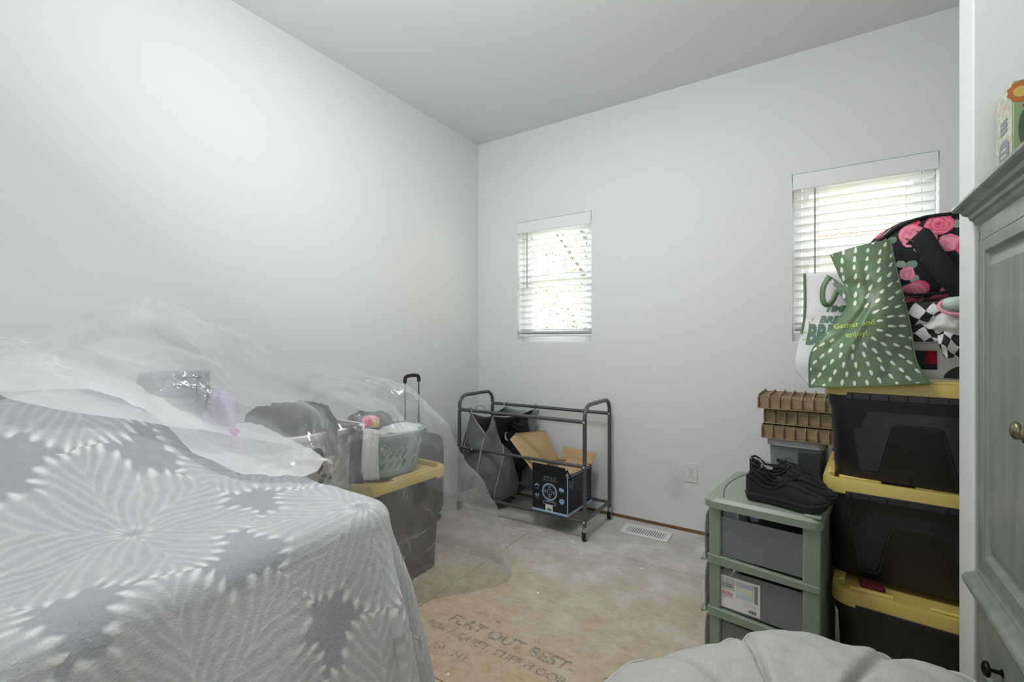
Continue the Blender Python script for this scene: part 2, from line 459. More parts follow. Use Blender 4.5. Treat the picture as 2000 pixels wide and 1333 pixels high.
def tote_bag_mat():
    """drops in rings around the lettering, UV in metres from the ring centre"""
    m = Mat('green_bag_print'); uv = m.coord('UV'); x, y, _ = m.xyz(uv)
    r = (x*x+y*y).sqrt(); th = y.atan2(x)/(2*pi)+.5
    dr = .0300; out = None
    nz = m.noise(uv, 30, 1)
    i = (r/dr).floor(); n = i*5.4+5; n = n.floor()
    a = (th*n+i*.37+(i*7.3).sin()).fract()-.5
    lat = a*r*(2*pi)/n; rad = r-(i+.5)*dr-a*.0
    hw = .0030+lat*0
    el = .0098+(nz-.5)*.012
    e = (lat/(.0040-(rad*.12))).pow(2)+(rad/el).pow(2)
    mask = e.lt(1)*r.gt(.066)
    fold = m.noise(uv, 6, 3)
    c = m.mix(mask, m.mix(fold, lin('5d7557'), lin('6d8467')), lin('dfe4da')); m.col(c)
    m.p.inputs['Roughness'].default_value = .42; m.bump(m.noise(uv, 14, 4, .6), .35, .012); return m.m
M_bag = tote_bag_mat()
M_baggreen = simple('bag_green', '5d7d55', .5, var=.06)
M_bagwhite = simple('white_woven_bag', 'dadbdc', .45, var=.03, bs=.3, bscale=25)
M_limeink = simple('lime_ink', 'b9cf6a', .6)
M_greenink = simple('green_ink', '5c7d63', .6)
def floral(name, base, sc=1.0):
    m = Mat(name); co = m.coord(); nt = m.nt
    def vor(scale, off):
        mp = m.n('Mapping'); mp.inputs['Location'].default_value = off; nt.links.new(co, mp.inputs[0])
        v = m.n('TexVoronoi'); v.inputs['Scale'].default_value = scale; v.inputs['Randomness'].default_value = .8; nt.links.new(mp.outputs[0], v.inputs['Vector'])
        s = m.n('SeparateColor'); nt.links.new(v.outputs['Color'], s.inputs[0]); return E(nt, v.outputs['Distance']), E(nt, s.outputs[0]), E(nt, s.outputs[1])
    wob = (m.noise(co, 28*sc, 2)-.5)
    d3, l1, l2 = vor(26*sc, (.3, .1, .7)); cl = m.mix(l1, lin('5f7f68'), lin('a9b8ae'))
    c = m.mix((d3+wob*.5).lt(.36)*l2.gt(.55), lin(base), cl)
    for scale, off in ((17*sc, (.71, .33, .2)), (11.5*sc, (0, 0, 0))):
        d, a, b = vor(scale, off); dd = d+wob*.22
        pet = ((dd*40+(m.noise(co, 45*sc, 3)-.5)*16).sin()*.5+.5)
        rose = m.mix(a, lin('c01f46'), lin('f08aa6')); rose = m.mix(pet*.55, rose, m.mix(a, lin('ef5d7d'), lin('fbd3da')))
        rose = m.mix(dd.lt(.07)*.6, rose, lin('9c1436'))
        c = m.mix(dd.lt(.44)*b.gt(.12), c, rose)
    m.col(c); m.p.inputs['Roughness'].default_value = .6; m.p.inputs['Specular IOR Level'].default_value = .25; return m.m
M_floral = floral('rose_print_black', '1d1d22')
def checks():
    m = Mat('black_white_checks'); u, v, _ = m.xyz(m.coord('UV'))
    k = ((u.floor()+v.floor())*.5).fract().gt(.25)
    m.col(m.mix(k, lin('1f2024'), lin('d9dadb'))); m.p.inputs['Roughness'].default_value = .8; return m.m
M_check = checks()
def cushion_mat():
    m = Mat('grey_linen_weave'); co = m.coord(); x, y, z = m.xyz(co)
    f = m.noise(m.vec(x*500, y*60, z*60), 1, 3)*.5+m.noise(m.vec(x*60, y*500, z*60), 1, 3)*.5
    m.col(m.mix((f+m.noise(co, 5, 3)*.3-.15).ss(.1, .95), lin('a3a39e'), lin('bebeb9'))); m.p.inputs['Roughness'].default_value = .95
    m.p.inputs['Specular IOR Level'].default_value = .2
    m.bump(f, .35, .001); return m.m
M_linen = cushion_mat()

def scuffed_wall():
    m = Mat('scuffed_wall_paint'); co = m.coord(); x, y, z = m.xyz(co); q = at(1322, 950, Y=2.958); b = lin('dcdede')
    d = (((x-q.x)/.085).pow(2)+((z-q.z)/.13).pow(2)).sqrt()+(m.noise(co, 22, 5, .7)-.5)*1.6
    s = (1-d.ss(.2, 1.1))*.22+m.noise(co, 130, 3).ss(.72, .8)*(1-z.ss(.1, .8))*.25
    c = m.mix(m.noise(co, 1.3, 2), tuple(v*.985 for v in b[:3])+(1,), b); m.col(m.mix(s, c, lin('8f8f87')))
    m.p.inputs['Roughness'].default_value = .75; m.bump(m.noise(co, 260, 3), .08, .001); return m.m
# ------------------------------------------------------------------ room shell
XL, XR, YB, YF, H = -2.247, 1.02, 2.958, -1.6, 2.743
PX, PY0, PY1 = .34, 1.61, 1.74
WIN = [(-1.877, -1.272, 1.158, 2.068), (-.092, .510, 1.163, 2.082)]
fl = struct(MB().box(XL-.1, XR+.1, YF-.1, YB+.1, -.12, -.022).build('floor', M_dark))
T = .0015
xs0 = [XL, -1.45+0, XR]; ys = [YF, -.023, 1.197, 2.417, YB]
cols = {0: [XL, -1.45, .99, XR], 1: [XL, -.25, XR], 2: [XL, -1.45, .99, XR], 3: [XL, -2.0, .40, XR]}
for j in range(4):
    for i in range(len(cols[j])-1):
        MB().box(cols[j][i]+T, cols[j][i+1]-T, ys[j]+T, ys[j+1]-T, -.022, 0).build('subfloor_panel', M_floor, fl)
struct(MB().box(XL-.1, XR+.1, YF-.1, YB+.1, H, H+.1).build('ceiling', M_ceil))
struct(MB().box(XL-.12, XL, YF-.1, YB+.14, 0, H).build('wall_left', M_wall))
struct(MB().box(XR, XR+.12, YF-.1, YB+.14, 0, H).build('wall_right', M_wall))
struct(MB().box(XL-.1, XR+.1, YF-.12, YF, 0, H).build('wall_front', M_wall))
struct(MB().box(PX, XR, PY0, PY1, 0, H).build('wall_partition', M_wall, bevel=.004))
wb = MB(); TH = .14
z_lo = .020
x = XL
for (a, b, c, d) in WIN:
    wb.box(x, a, YB, YB+TH, z_lo, H); wb.box(a, b, YB, YB+TH, z_lo, c); wb.box(a, b, YB, YB+TH, d, H); x = b
wb.box(x, XR, YB, YB+TH, z_lo, H)
struct(wb.build('wall_back', scuffed_wall()))
struct(MB().box(XL, XR, YB+.004, YB+TH, 0, z_lo).build('sill_plate_back', M_brown))  # bare wooden plate showing in the gap under the drywall, no baseboard fitted
# stamp on the board
pnl = [o for o in fl.children if o.name.startswith('subfloor_panel')]
def stamp(s_, x, y, size, bold=.0015, rot=0.0, shear=.12):
    def w(c): return Vector((x+c.x*cos(rot)-c.y*sin(rot), y+c.x*sin(rot)+c.y*cos(rot), .0006))
    o = text(s_, 'stamped_lettering', M_stamp, fl, size, w, ext=0, bold=bold, shear=shear)
q = at(990, 1253, Z=0)
stamp('FLAT OUT BEST-', q.x, q.y, .078); stamp('FOR A QUIET, STIFF FLOOR', q.x-.03, q.y-.075, .052, .0008)
stamp('19', q.x+.22, q.y-.155, .06, .0008); stamp('o', q.x+.10, q.y+.062, .04); stamp('o', q.x-.10, q.y+.085, .03); stamp('o', q.x+.40, q.y+.02, .04)
stamp('(o) TNT', q.x-.15, q.y-.17, .05, .0005)
# windows
for wi, (a, b, c, d) in enumerate(WIN):
    w = bpy.data.objects.new('window_%d' % (wi+1), None); COL.objects.link(w); struct(w); w.location = ((a+b)/2, YB+.11, c)
    w0 = Matrix.Translation((-(a+b)/2, -(YB+.11), -c))
    y0, y1 = YB+.085, YB+.139; fw = .045; zm = (c+d)/2
    m = MB()
    m.box(a, a+fw, y0, y1, c, d).box(b-fw, b, y0, y1, c, d).box(a+fw, b-fw, y0, y1, d-fw, d).box(a+fw, b-fw, y0, y1, c, c+fw)
    m.build('window_frame', M_vinyl, w, M=w0, bevel=.004)
    for k, (s0, s1, yy) in enumerate(((c+fw, zm+.02, y0+.004), (zm-.02, d-fw, y0+.026))):
        m = MB(); sw = .034; aa, bb = a+fw+.001, b-fw-.001
        m.box(aa, aa+sw, yy, yy+.022, s0, s1).box(bb-sw, bb, yy, yy+.022, s0, s1).box(aa+sw, bb-sw, yy, yy+.022, s0, s0+sw).box(aa+sw, bb-sw, yy, yy+.022, s1-sw, s1)
        sh = m.build('sash', M_vinyl, w, M=w0, bevel=.003)
        MB().box(aa+sw, bb-sw, yy+.009, yy+.012, s0+sw, s1-sw).build('pane', M_glass, sh, M=w0)
    MB().box(a+.001, b-.001, YB+.002, y0, c-.0005, c+.006).build('window_sill', M_trim, w, M=w0)
    # blinds
    bl = thing('window_blind', ['white slatted blind in the narrow-looking window near the room corner', 'white slatted blind in the window behind the floral and green bags'][wi], 'blind', ((a+b)/2, YB+.035, c), group='window blinds')
    L = Matrix.Translation((-(a+b)/2, -(YB+.035), -c))
    MB().box(a+.003, b-.003, YB-.006, YB+.006, d-.088, d-.003).build('valance', M_trim, bl, M=L, bevel=.003)
    MB().box(a+.006, b-.006, YB+.012, YB+.058, d-.045, d-.004).build('head_rail', M_trim, bl, M=L)
    zb = c+.045
    MB().box(a+.008, b-.008, YB+.014, YB+.062, zb, zb+.018).build('bottom_rail', M_slat, bl, M=L, bevel=.004)
    pitch = .0445; n = int((d-.10-zb-.05)/pitch)
    sm = MB(); tl = radians(-15); hw = .0252; nn = 6
    top = []; bot = []
    for k in range(nn+1):
        t = -1+2*k/nn; yy = t*hw*cos(tl); zz = t*hw*sin(tl)*1.0+.0022*(1-t*t)
        top.append((yy, zz+.0014)); bot.append((yy, zz-.0014))
    prof = top+bot[::-1]
    sm.prism([(p[0], p[1]) for p in prof], a+.010, b-.010, 'x')
    first = None
    for k in range(n+1):
        z = d-.105-k*pitch
        if z < zb+.03: break
        if first is None:
            first = sm.build('slat', M_slat, bl, smooth=True, M=Matrix.Translation((-(a+b)/2, 0, 0))); o = first
        else:
            o = first.copy(); COL.objects.link(o)
        o.location = (0, .0, z-c)
    for k in range(3):
        o = first.copy(); COL.objects.link(o); o.location = (0, 0, zb+.022+k*.005-c)
    for fx in (.2, .8):
        xx = a+(b-a)*fx; m = MB()
        for yy in (YB+.009, YB+.061): m.box(xx-.0009, xx+.0009, yy-.0006, yy+.0006, zb+.018, d-.05)
        m.build('ladder_cord', M_trim, bl, M=L)
    xx = a+(.085 if wi == 0 else .105); m = MB(); m.tube([(xx, YB+.004, d-.09), (xx, YB+.004, d-.10-(.40 if wi == 0 else .70))], .0042, 6)
    m.build('tilt_wand', M_wand, bl, M=L)
# outside
M_siding = simple('beige_siding', 'd6c09c', .8)
hs = thing('neighbour_house', 'beige sided house wall outside, seen through the blinds', 'house', (1.6, 6.5, 0))
m = MB(); 
for k in range(26): MB().box(-1.6, 4.4, -.02+.012*(k % 2)*0, .1, k*.15, k*.15+.14).build('siding_board', M_siding, hs)
MB().box(-1.6, 4.4, .1, .4, 0, 3.9).build('wall', M_siding, hs)
MB().box(-1.9, 4.7, -.5, .6, 3.9, 4.05).build('eave', M_trim, hs)
M_leaf = simple('tree_leaves', '5f6b4a', .8)
tr = thing('tree', 'leafy tree outside, glimpsed between the slats', 'tree', (-3.2, 8.0, 0))
M_bark = simple('bark', '4a443c', .9)
MB().tube([(0, 0, 0), (.1, 0, 1.5), (0, .1, 3.2)], [.14, .11, .06]).build('trunk', M_bark, tr)
for k in range(7): MB().tube([(0, 0, 1.4+.2*k), (cos(k*2.1)*.8, sin(k*2.1)*.6, 2.2+.25*k), (cos(k*2.1)*1.7, sin(k*2.1)*1.1, 2.9+.3*k)], [.05, .03, .012]).build('branch', M_bark, tr)
m = MB()
for k in range(2600):
    a = R_.uniform(0, 2*pi); rr = R_.uniform(.3, 2.4)**1; z = R_.uniform(1.0, 4.2)
    p = Vector((cos(a)*rr*1.3, sin(a)*rr, z)); u = Vector((R_.uniform(-1, 1), R_.uniform(-1, 1), R_.uniform(-1, 1))).normalized()*.045; v = u.orthogonal().normalized()*.022
    m.add([p-u, p-v, p+u, p+v], [(0, 1, 2, 3)])
m.build('foliage', M_leaf, tr, kind='stuff')
struct(MB().box(-14, 14, 3.2, 22, -.1, 0).build('ground', simple('dry_grass', '8b8a6a', .9)))
# ------------------------------------------------------------------ outlet and floor vent
ol = thing('wall_outlet', 'white duplex wall outlet plate low on the back wall', 'outlet', (-.575, YB-.0005, .365))
o = at(1350, 924, Y=YB); ol.location = (o.x, YB-.0005, o.z)
MB().box(-.036, .036, -.006, 0, -.058, .058).build('face_plate', M_white, ol, bevel=.003)
for s in (1, -1):
    MB().prism([(p[0], p[1]+s*.0195) for p in rrect(.034, .029, .011, 4)], -.0095, -.006, 'y').build('receptacle', M_white, ol)
    m = MB(); z = s*.0195
    m.box(-.0085, -.0065, -.0101, -.0095, z-.002, z+.007).box(.0065, .0085, -.0101, -.0095, z-.001, z+.006)
    m.prism([(cos(k)*.0024, z-.0075+sin(k)*.0024) for k in [i*pi/4 for i in range(8)]], -.0101, -.0095, 'y')
    m.build('slot', M_ink, ol)
MB().prism([(cos(i*pi/4)*.003, sin(i*pi/4)*.003) for i in range(8)], -.0072, -.006, 'y').build('screw', M_chrome, ol)
va, vb, vc = at(1209.7, 1041, Z=0), at(1301, 1062, Z=0), at(1226, 1023, Z=0)
vent = thing('floor_vent', 'white slotted floor register set in the subfloor by the back wall', 'vent', (va+vb)/2*.5+(vc+(vb+vc-va))/2*.5, math.atan2(vb.y-va.y, vb.x-va.x)*.3)
vL, vW = (vb-va).length+.01, .145
m = MB(); m.box(-vL/2, vL/2, -vW/2, -vW/2+.026, 0, .006).box(-vL/2, vL/2, vW/2-.026, vW/2, 0, .006).box(-vL/2, -vL/2+.03, -vW/2+.026, vW/2-.026, 0, .006).box(vL/2-.03, vL/2, -vW/2+.026, vW/2-.026, 0, .006)
m.build('vent_frame', M_white, vent, bevel=.002)
MB().box(-vL/2+.03, vL/2-.03, -vW/2+.026, vW/2-.026, 0, .0008).build('duct_opening', M_dark, vent)
lv = None; nl = 17
for k in range(nl):
    if lv is None: lv = MB().box(-.0042, .0042, -vW/2+.024, vW/2-.024, .001, .0052).build('louver', M_white, vent); o = lv
    else: o = lv.copy(); COL.objects.link(o)
    o.location = (-vL/2+.03+(vL-.06)*(k+.5)/nl, 0, 0)

# ------------------------------------------------------------------ garment rack
RX0, RX1, RY0, RY1 = -2.055, -1.113, 2.49, 2.885
rack = thing('garment_rack', 'low dark grey double rail garment rack on casters in the room corner', 'rack', ((RX0+RX1)/2, (RY0+RY1)/2, 0))
RM = Matrix.Translation((-(RX0+RX1)/2, -(RY0+RY1)/2, 0)); RR = .0125
for X in (RX0, RX1):
    pts = [(X, RY0, .075), (X, RY0, .3), (X, RY0, .6), (X, RY0, .70)]
    for k in range(7): a = pi/2*k/6; pts.append((X, RY0+.075-.075*cos(a), .715+.075*sin(a)))
    for k in range(7): a = pi/2*k/6; pts.append((X, RY1-.075+.075*sin(a), .715+.075*cos(a)))
    pts += [(X, RY1, .6), (X, RY1, .3), (X, RY1, .075)]
    MB().tube(pts, RR, 10).build('end_frame', M_tube, rack, smooth=True, M=RM)
    MB().tube([(X, RY0, .115), (X, RY1, .115)], .011, 8).build('end_bar', M_tube, rack, smooth=True, M=RM)
    for Y in (RY0, RY1):
        c = MB().tube([(X, Y, .052), (X, Y, .082)], .0135, 10).build('caster_socket', M_chrome, rack, smooth=True, M=RM)
        m = MB()
        for s in (-1, 1): m.box(X+s*.014-.0015, X+s*.014+.0015, Y-.013, Y+.013, .016, .052)
        m.build('caster_fork', M_chrome, c, M=RM)
        m = MB(); n = 16; m.tube([(X-.010, Y, .0245), (X-.007, Y, .0245), (X+.007, Y, .0245), (X+.010, Y, .0245)], [.021, .0242, .0242, .021], n)
        m.build('caster_wheel', M_rubber, c, smooth=True, M=RM)
for Y, Z, r in ((RY0, .695, .0115), (RY1, .695, .0115), (RY0, .433, .0105), (RY0, .112, .010), (RY0+.195, .100, .008), (RY1, .112, .010)):
    MB().tube([(RX0, Y, Z), (RX1, Y, Z)], r, 10).build('rail', M_tube, rack, smooth=True, M=RM)
    m = MB()
    for X, s in ((RX0, 1), (RX1, -1)):
        m.tube([(X-.0, Y-RR-.001, Z), (X, Y-RR-.004, Z)], .0055, 8)
    m.tube([(RX0+.115, Y-r+.001, Z), (RX0+.115, Y-r-.003, Z)], .005, 8)
    m.build('bolt', M_white, rack, M=RM)

# ------------------------------------------------------------------ printed box on the rack
BX = [at(1040, 995, Z=.122), at(1108.6, 1011.6, Z=.122), at(1165, 981, Z=.122)]
b0, b1, b2 = BX
ang = math.atan2(b1.y-b0.y, b1.x-b0.x); bw = (b1-b0).length; bd = .34; bh = .238
box = thing('open_carton', 'open black printed carton with blue border and raised tan flaps on the rack', 'box', (b0.x, b0.y, .1235), ang)
t = .004
m = MB(); m.box(0, bw, 0, bd, 0, t).box(0, bw, 0, t, t, bh).box(0, bw, bd-t, bd, t, bh).box(0, t, t, bd-t, t, bh).box(bw-t, bw, t, bd-t, t, bh)
m.build('carton_body', M_boxblack, box)
MB().box(t, bw-t, t, bd-t, t, t+.001).box(t, bw-t, bd-t-.001, bd-t, t, bh-.002).box(t, t+.001, t, bd-t, t, bh-.002).build('inner_lining', M_card, box)
m = MB(); e = .0012
m.box(-e, bw+e, -e, 0, 0, .014).box(bw, bw+e, -e, bd+e, 0, .014)
m.box(bw-.003, bw+e, -e, 0, .014, bh).box(bw, bw+e, 0, .004, .014, bh).box(bw, bw+e, bd-.007, bd-.003, .014, bh-.03).box(bw, bw+e, .0, bd-.01, bh-.010, bh-.006)
m.build('blue_border', M_print, box)
F = plane_map((bw/2, -.0006, 0), (1, 0, 0), (0, 0, 1)); S = plane_map((bw+.0006, 0, 0), (0, 1, 0), (0, 0, 1))
def ringp(name, cx, cz, r0, r1, map_, par, m_, n=32, sx=1):
    mb = MB(); vs = []
    for k in range(n):
        a = 2*pi*k/n
        for r in (r0, r1): vs.append(map_(Vector((cx+cos(a)*r*sx, cz+sin(a)*r, 0))))
    fs = [(2*k, 2*k+1, (2*k+3) % (2*n), (2*k+2) % (2*n)) for k in range(n)]
    return mb.add(vs, fs).build(name, m_, par)
def poly(name, pts, map_, par, m_):
    return MB().add([map_(Vector((p[0], p[1], 0))) for p in pts], [tuple(range(len(pts)))]).build(name, m_, par)
text('マナミツ', 'printed_title', M_print, box, .022, lambda c: F(c+Vector((0, .212, 0))), ext=0)
text('HOME SMART SOUND SYSTEM', 'printed_line', M_print, box, .0075, lambda c: F(c+Vector((0, .197, 0))), ext=0)
ringp('printed_ring', 0, .128, .043, .0505, F, box, M_print); ringp('printed_ring', 0, .128, .0150, .0185, F, box, M_print)
ringp('printed_ring', 0, .128, .0520, .0535, F, box, M_print)
for dx, dz in ((0, .03), (0, -.03), (.03, 0), (-.03, 0)):
    ringp('printed_dot', dx, .128+dz, .0005, .0045, F, box, M_print, 12); ringp('printed_dot_ring', dx, .128+dz, .0095, .0105, F, box, M_print, 20)
text('D', 'printed_letter', M_print, box, .014, lambda c: F(c+Vector((0, .128, 0))), ext=0)
m = MB()
for a, b, c, d in ((-.043, .043, .066, .069), (-.043, .043, .050, .053), (-.043, -.040, .053, .066), (.040, .043, .053, .066), (-.03, .03, .0725, .0745)):
    m.add([F(Vector(q)) for q in ((a, c, 0), (b, c, 0), (b, d, 0), (a, d, 0))], [(0, 1, 2, 3)])
m.build('printed_plinth', M_print, box)
h = bw/2
def icon(cx, cz, kind, label_):
    if kind == 'house': poly('printed_icon', [(cx-.016, cz), (cx-.016, cz+.008), (cx, cz+.018), (cx+.016, cz+.008), (cx+.016, cz), (cx+.01, cz), (cx+.01, cz+.006), (cx-.01, cz+.006), (cx-.01, cz)], F, box, M_print)
    if kind == 'folder': poly('printed_icon', [(cx-.016, cz-.006), (cx-.016, cz+.016), (cx-.003, cz+.016), (cx, cz+.012), (cx+.016, cz+.012), (cx+.016, cz-.006)], F, box, M_print)
    if kind == 'bars':
        for k in range(4): poly('printed_icon', [(cx-.014+k*.0075, cz-.006), (cx-.014+k*.0075, cz+.010+.004*(k % 2)), (cx-.010+k*.0075, cz+.010+.004*(k % 2)), (cx-.010+k*.0075, cz-.006)], F, box, M_print)
    if kind == 'disc': ringp('printed_icon', cx, cz+.004, .003, .015, F, box, M_print, 20, 1.2)
    text(label_, 'printed_caption', M_print, box, .009, lambda c: F(c+Vector((cx, cz-.014, 0))), ext=0)
icon(-h+.033, .150, 'house', 'HOME'); icon(-h+.034, .093, 'bars', 'MUSIC'); icon(h-.040, .150, 'folder', 'ﾏﾅﾐﾂ'); icon(h-.038, .082, 'disc', 'MENU')
MB().box(h-.028, h+.022, -.0022, -.0006, .008, .048).build('barcode_sticker', M_paper, box)
m = MB(); xx = h-.018
for k in range(13):
    w_ = (.0012, .002, .0008, .0026)[k % 4]; m.box(xx, xx+w_, -.0028, -.0022, .014, .028); xx += w_+.0011
m.build('barcode', M_ink, box)
ringp('printed_camera_ring', .048, .188, .017, .0200, S, box, M_print, 28, .8); ringp('printed_camera_ring', .050, .188, .026, .0290, S, box, M_print, 28, .8)
m = MB()
for k in range(11):
    a = 2*pi*k/11; m.add([S(Vector((.155+cos(a)*.010, .165+sin(a)*.012, 0))), S(Vector((.155+cos(a)*.05, .165+sin(a)*.062, 0))), S(Vector((.155+cos(a+.03)*.05, .165+sin(a+.03)*.062, 0)))], [(0, 1, 2)])
m.build('printed_line_art', M_print, box)
for k, w_ in enumerate((.125, .115, .12)):
    text(['SMART CAMERA WITH SOUND', '360 ROTATING HOME VIEW', 'APP CONTROL AND ALARM'][k], 'printed_line', M_print, box, .0095, lambda c, k=k: S(c+Vector((.245, .083-k*.021, 0))), ext=0)
# flaps
def flap(name, pts, m_, m2=None, th=.003):
    p = [Vector(q) for q in pts]; n = (p[1]-p[0]).cross(p[2]-p[0]).normalized()*th; k = len(p)
    o = MB().add(p+[q+n for q in p], [tuple(range(k)), tuple(range(2*k-1, k-1, -1))]+[(i, i+k, (i+1) % k+k, (i+1) % k) for i in range(k)]).build(name, m_, box)
    if m2:
        q = [v-n*.15 for v in p]; MB().add(q, [tuple(range(k))]).build(name+'_print', m2, o)
    return o
flap('front_flap', [(0, .001, bh), (bw-.01, .001, bh), (bw-.012, -.006, bh+.052), (.010, -.006, bh+.056), (.001, 0, bh+.05)], M_boxblack)
flap('side_flap', [(.0, .0, bh), (.0, bd, bh), (-.115, bd+.02, bh+.170), (-.118, bd-.02, bh+.185), (-.165, .06, bh+.205), (-.168, .03, bh+.19), (-.172, .0, bh+.175), (-.06, -.0, bh+.06)], M_card)
flap('side_flap', [(bw, bd-.005, bh-.005), (bw, .09, bh-.005), (bw-.14, .13, bh+.012), (bw-.14, bd-.03, bh+.03)], M_card)
flap('back_flap', [(.02, bd, bh), (bw, bd, bh), (bw+.012, bd+.045, bh+.062), (.015, bd+.04, bh+.085)], M_card)
m = MB()
for k in range(7): m.tube([(.02+k*.022, .09, bh-.035+k*.004), (.05+k*.022, .27, bh-.004+k*.003)], .0035, 5)
m.build('corrugated_insert', M_card, box)
pw = lump('packing_sheet', M_whitecloth, box, bw-.055, .065, bh-.05, .055, .05, .065, 3, amp=.4, sc=25, n=12)
MB().tube([(bw-.035, .05, bh-.005), (bw-.030, .035, bh+.02), (bw-.02, .03, bh+.03), (bw+.002, .03, bh-.005), (bw+.004, .04, bh-.03)], .006, 6).build('hanging_strap', M_boxblack, box)

# ------------------------------------------------------------------ laundry sorter bag hanging on the rack
sort = thing('laundry_sorter_bag', 'grey hanging laundry sorter bag with pale piping on the rack', 'bag', (-1.85, 2.55, .12))
SM = Matrix.Translation((1.85, -2.55, -.12))
def wr(a, f=12): return lambda p, u, v: fbm(p, f, 4)*a*sst(v*3)*1.0+ridge(p, 5)*a*.8*sst(v*2.5)
def panel(name, curves, m_, par, M=None, nu=26, nv=26, a=.010, solid=.002, kind=None, f=12):
    rows = disp(loft(curves, nu, nv), wr(a, f)); return MB().grid(rows).build(name, m_, par, smooth='all', M=M, solid=solid)
# each curve: left to right across the bag; the curves run top to bottom
tA = at(920, 807, Y=2.50); tV = at(948, 850, Y=2.53); tB = at(963, 813, Y=2.50); tC = at(981, 868, Y=2.60); tD = at(1000, 885, Y=2.72)
l1 = at(901, 886, Y=2.53); s1 = at(942, 870, Y=2.49); s2 = at(984, 885, Y=2.58); r1 = at(1003, 900, Y=2.72)
l2 = at(893, 930, Y=2.56); s1b = at(933, 920, Y=2.475); s2b = at(979, 915, Y=2.555); r2 = at(1013, 935, Y=2.72)
l3 = at(900, 960, Y=2.60); s1c = at(927, 953, Y=2.52); s2c = at(966, 966, Y=2.56); r3 = at(1008, 962, Y=2.74)
l4 = at(915, 968, Y=2.66); s1d = at(940, 968, Y=2.60); s2d = at(978, 981, Y=2.62); r4 = at(995, 985, Y=2.76)
panel('front_panel', [[tA, tA.lerp(tV, .5)+Vector((0, .0, .0)), tV], [l1.lerp(tA, .5), l1.lerp(s1, .5)+Vector((0, .0, .03)), s1.lerp(tV, .7)], [l1, l1.lerp(s1, .5), s1], [l2, l2.lerp(s1b, .5)+Vector((0, -.01, 0)), s1b], [l3, l3.lerp(s1c, .5), s1c]], M_greybag, sort, SM)
panel('centre_panel', [[tV.lerp(tB, .98), tB, tB+Vector((.004, .0, -.01))], [s1.lerp(tB, .5), tB.lerp(s1, .5)+Vector((.05, 0, 0)), tB.lerp(tC, .55)], [s1, s1.lerp(s2, .5)+Vector((0, -.01, 0)), s2], [s1b, s1b.lerp(s2b, .5)+Vector((0, -.02, 0)), s2b], [s1c, s1c.lerp(s2c, .5)+Vector((0, -.012, 0)), s2c], [s1d, s1d.lerp(s2d, .5), s2d]], M_greybag, sort, SM)
panel('side_panel', [[tC, tC.lerp(tD, .5), tD], [s2, s2.lerp(r1, .5), r1], [s2b, s2b.lerp(r2, .5)+Vector((.02, -.02, 0)), r2], [s2c, s2c.lerp(r3, .5)+Vector((.02, -.02, 0)), r3], [s2d, s2d.lerp(r4, .5), r4]], M_greybag, sort, SM)
bA = Vector((tA.x+.04, 2.86, .68)); bB = Vector((tB.x+.10, 2.86, .68))
panel('back_panel', [[bA, bA.lerp(bB, .5)+Vector((0, 0, -.02)), bB+Vector((.05, 0, 0))], [Vector((-2.02, 2.86, .45)), Vector((-1.9, 2.85, .45)), Vector((-1.68, 2.85, .45))], [Vector((-2.02, 2.84, .2)), Vector((-1.9, 2.85, .2)), Vector((-1.66, 2.84, .2))], [Vector((-1.98, 2.80, .14)), Vector((-1.9, 2.80, .14)), Vector((-1.7, 2.80, .14))]], M_greybag, sort, SM, a=.004)
panel('left_panel', [[tA, tA.lerp(bA, .5)+Vector((.0, 0, -.05)), bA], [l1, Vector((l1.x-.01, 2.7, l1.z)), Vector((-2.02, 2.86, .45))], [l3, Vector((l3.x, 2.7, l3.z)), Vector((-2.0, 2.83, .16))]], M_greybag, sort, SM, a=.005)
panel('inner_divider', [[tB+Vector((0, .01, -.01)), tB.lerp(bB, .5)+Vector((0, 0, -.03)), bB], [s1+Vector((0, .03, 0)), Vector((-1.86, 2.70, .48)), Vector((-1.8, 2.85, .45))], [s1c+Vector((0, .05, .02)), Vector((-1.86, 2.70, .2)), Vector((-1.8, 2.83, .2))]], M_charcoal, sort, SM, a=.004)
panel('bag_bottom', [[l3, s1c, s1d, s2d, r4], [Vector((-1.98, 2.76, .135)), Vector((-1.9, 2.72, .12)), Vector((-1.82, 2.72, .12)), Vector((-1.76, 2.74, .125)), Vector((-1.70, 2.80, .14))]], M_charcoal, sort, SM, a=.004)
for pts in ([tA, tA.lerp(tV, .45)+Vector((-.004, -.003, .004)), tV, s1.lerp(tV, .5)+Vector((0, -.004, 0)), s1+Vector((0, -.004, 0)), s1b+Vector((0, -.004, 0)), s1c+Vector((0, -.004, 0))],
            [tV+Vector((0, -.004, 0)), tV.lerp(tB, .5)+Vector((.006, -.004, -.01)), tB],
            [tC, s2+Vector((0, -.003, 0)), s2b+Vector((0, -.006, 0)), s2c+Vector((.004, -.01, 0)), s2d+Vector((-.035, -.01, .02)), s2d+Vector((0, -.008, 0))],
            [tA+Vector((-.005, .01, -.06)), l1.lerp(tA, .35)+Vector((.015, -.004, 0)), l1+Vector((-.005, -.003, -.05)), l2],
            [tB, tB.lerp(bB, .35)+Vector((0, 0, -.022)), tB.lerp(bB, .7)+Vector((0, 0, -.012)), bB]):
    P = [crs([Vector(p) for p in pts], k/24) for k in range(25)]
    MB().tube(P, .0032, 6).build('piping', M_piping, sort, smooth=True, M=SM)
for p, Y in ((tA, RY0), (tB, RY0), (bA, RY1), (bB, RY1)):
    m = MB(); P = []
    for k in range(13): a = -pi/2-.9+(2*pi-1.2)*k/12; P.append((p.x, Y+.0165*cos(a), .697+.0165*sin(a)))
    P = [(p.x, p.y, p.z-.004), (p.x, (p.y+Y)/2, .672)]+P
    m.tube(P, .0018, 5).build('hook', M_darkmetal, sort, smooth=True, M=SM)
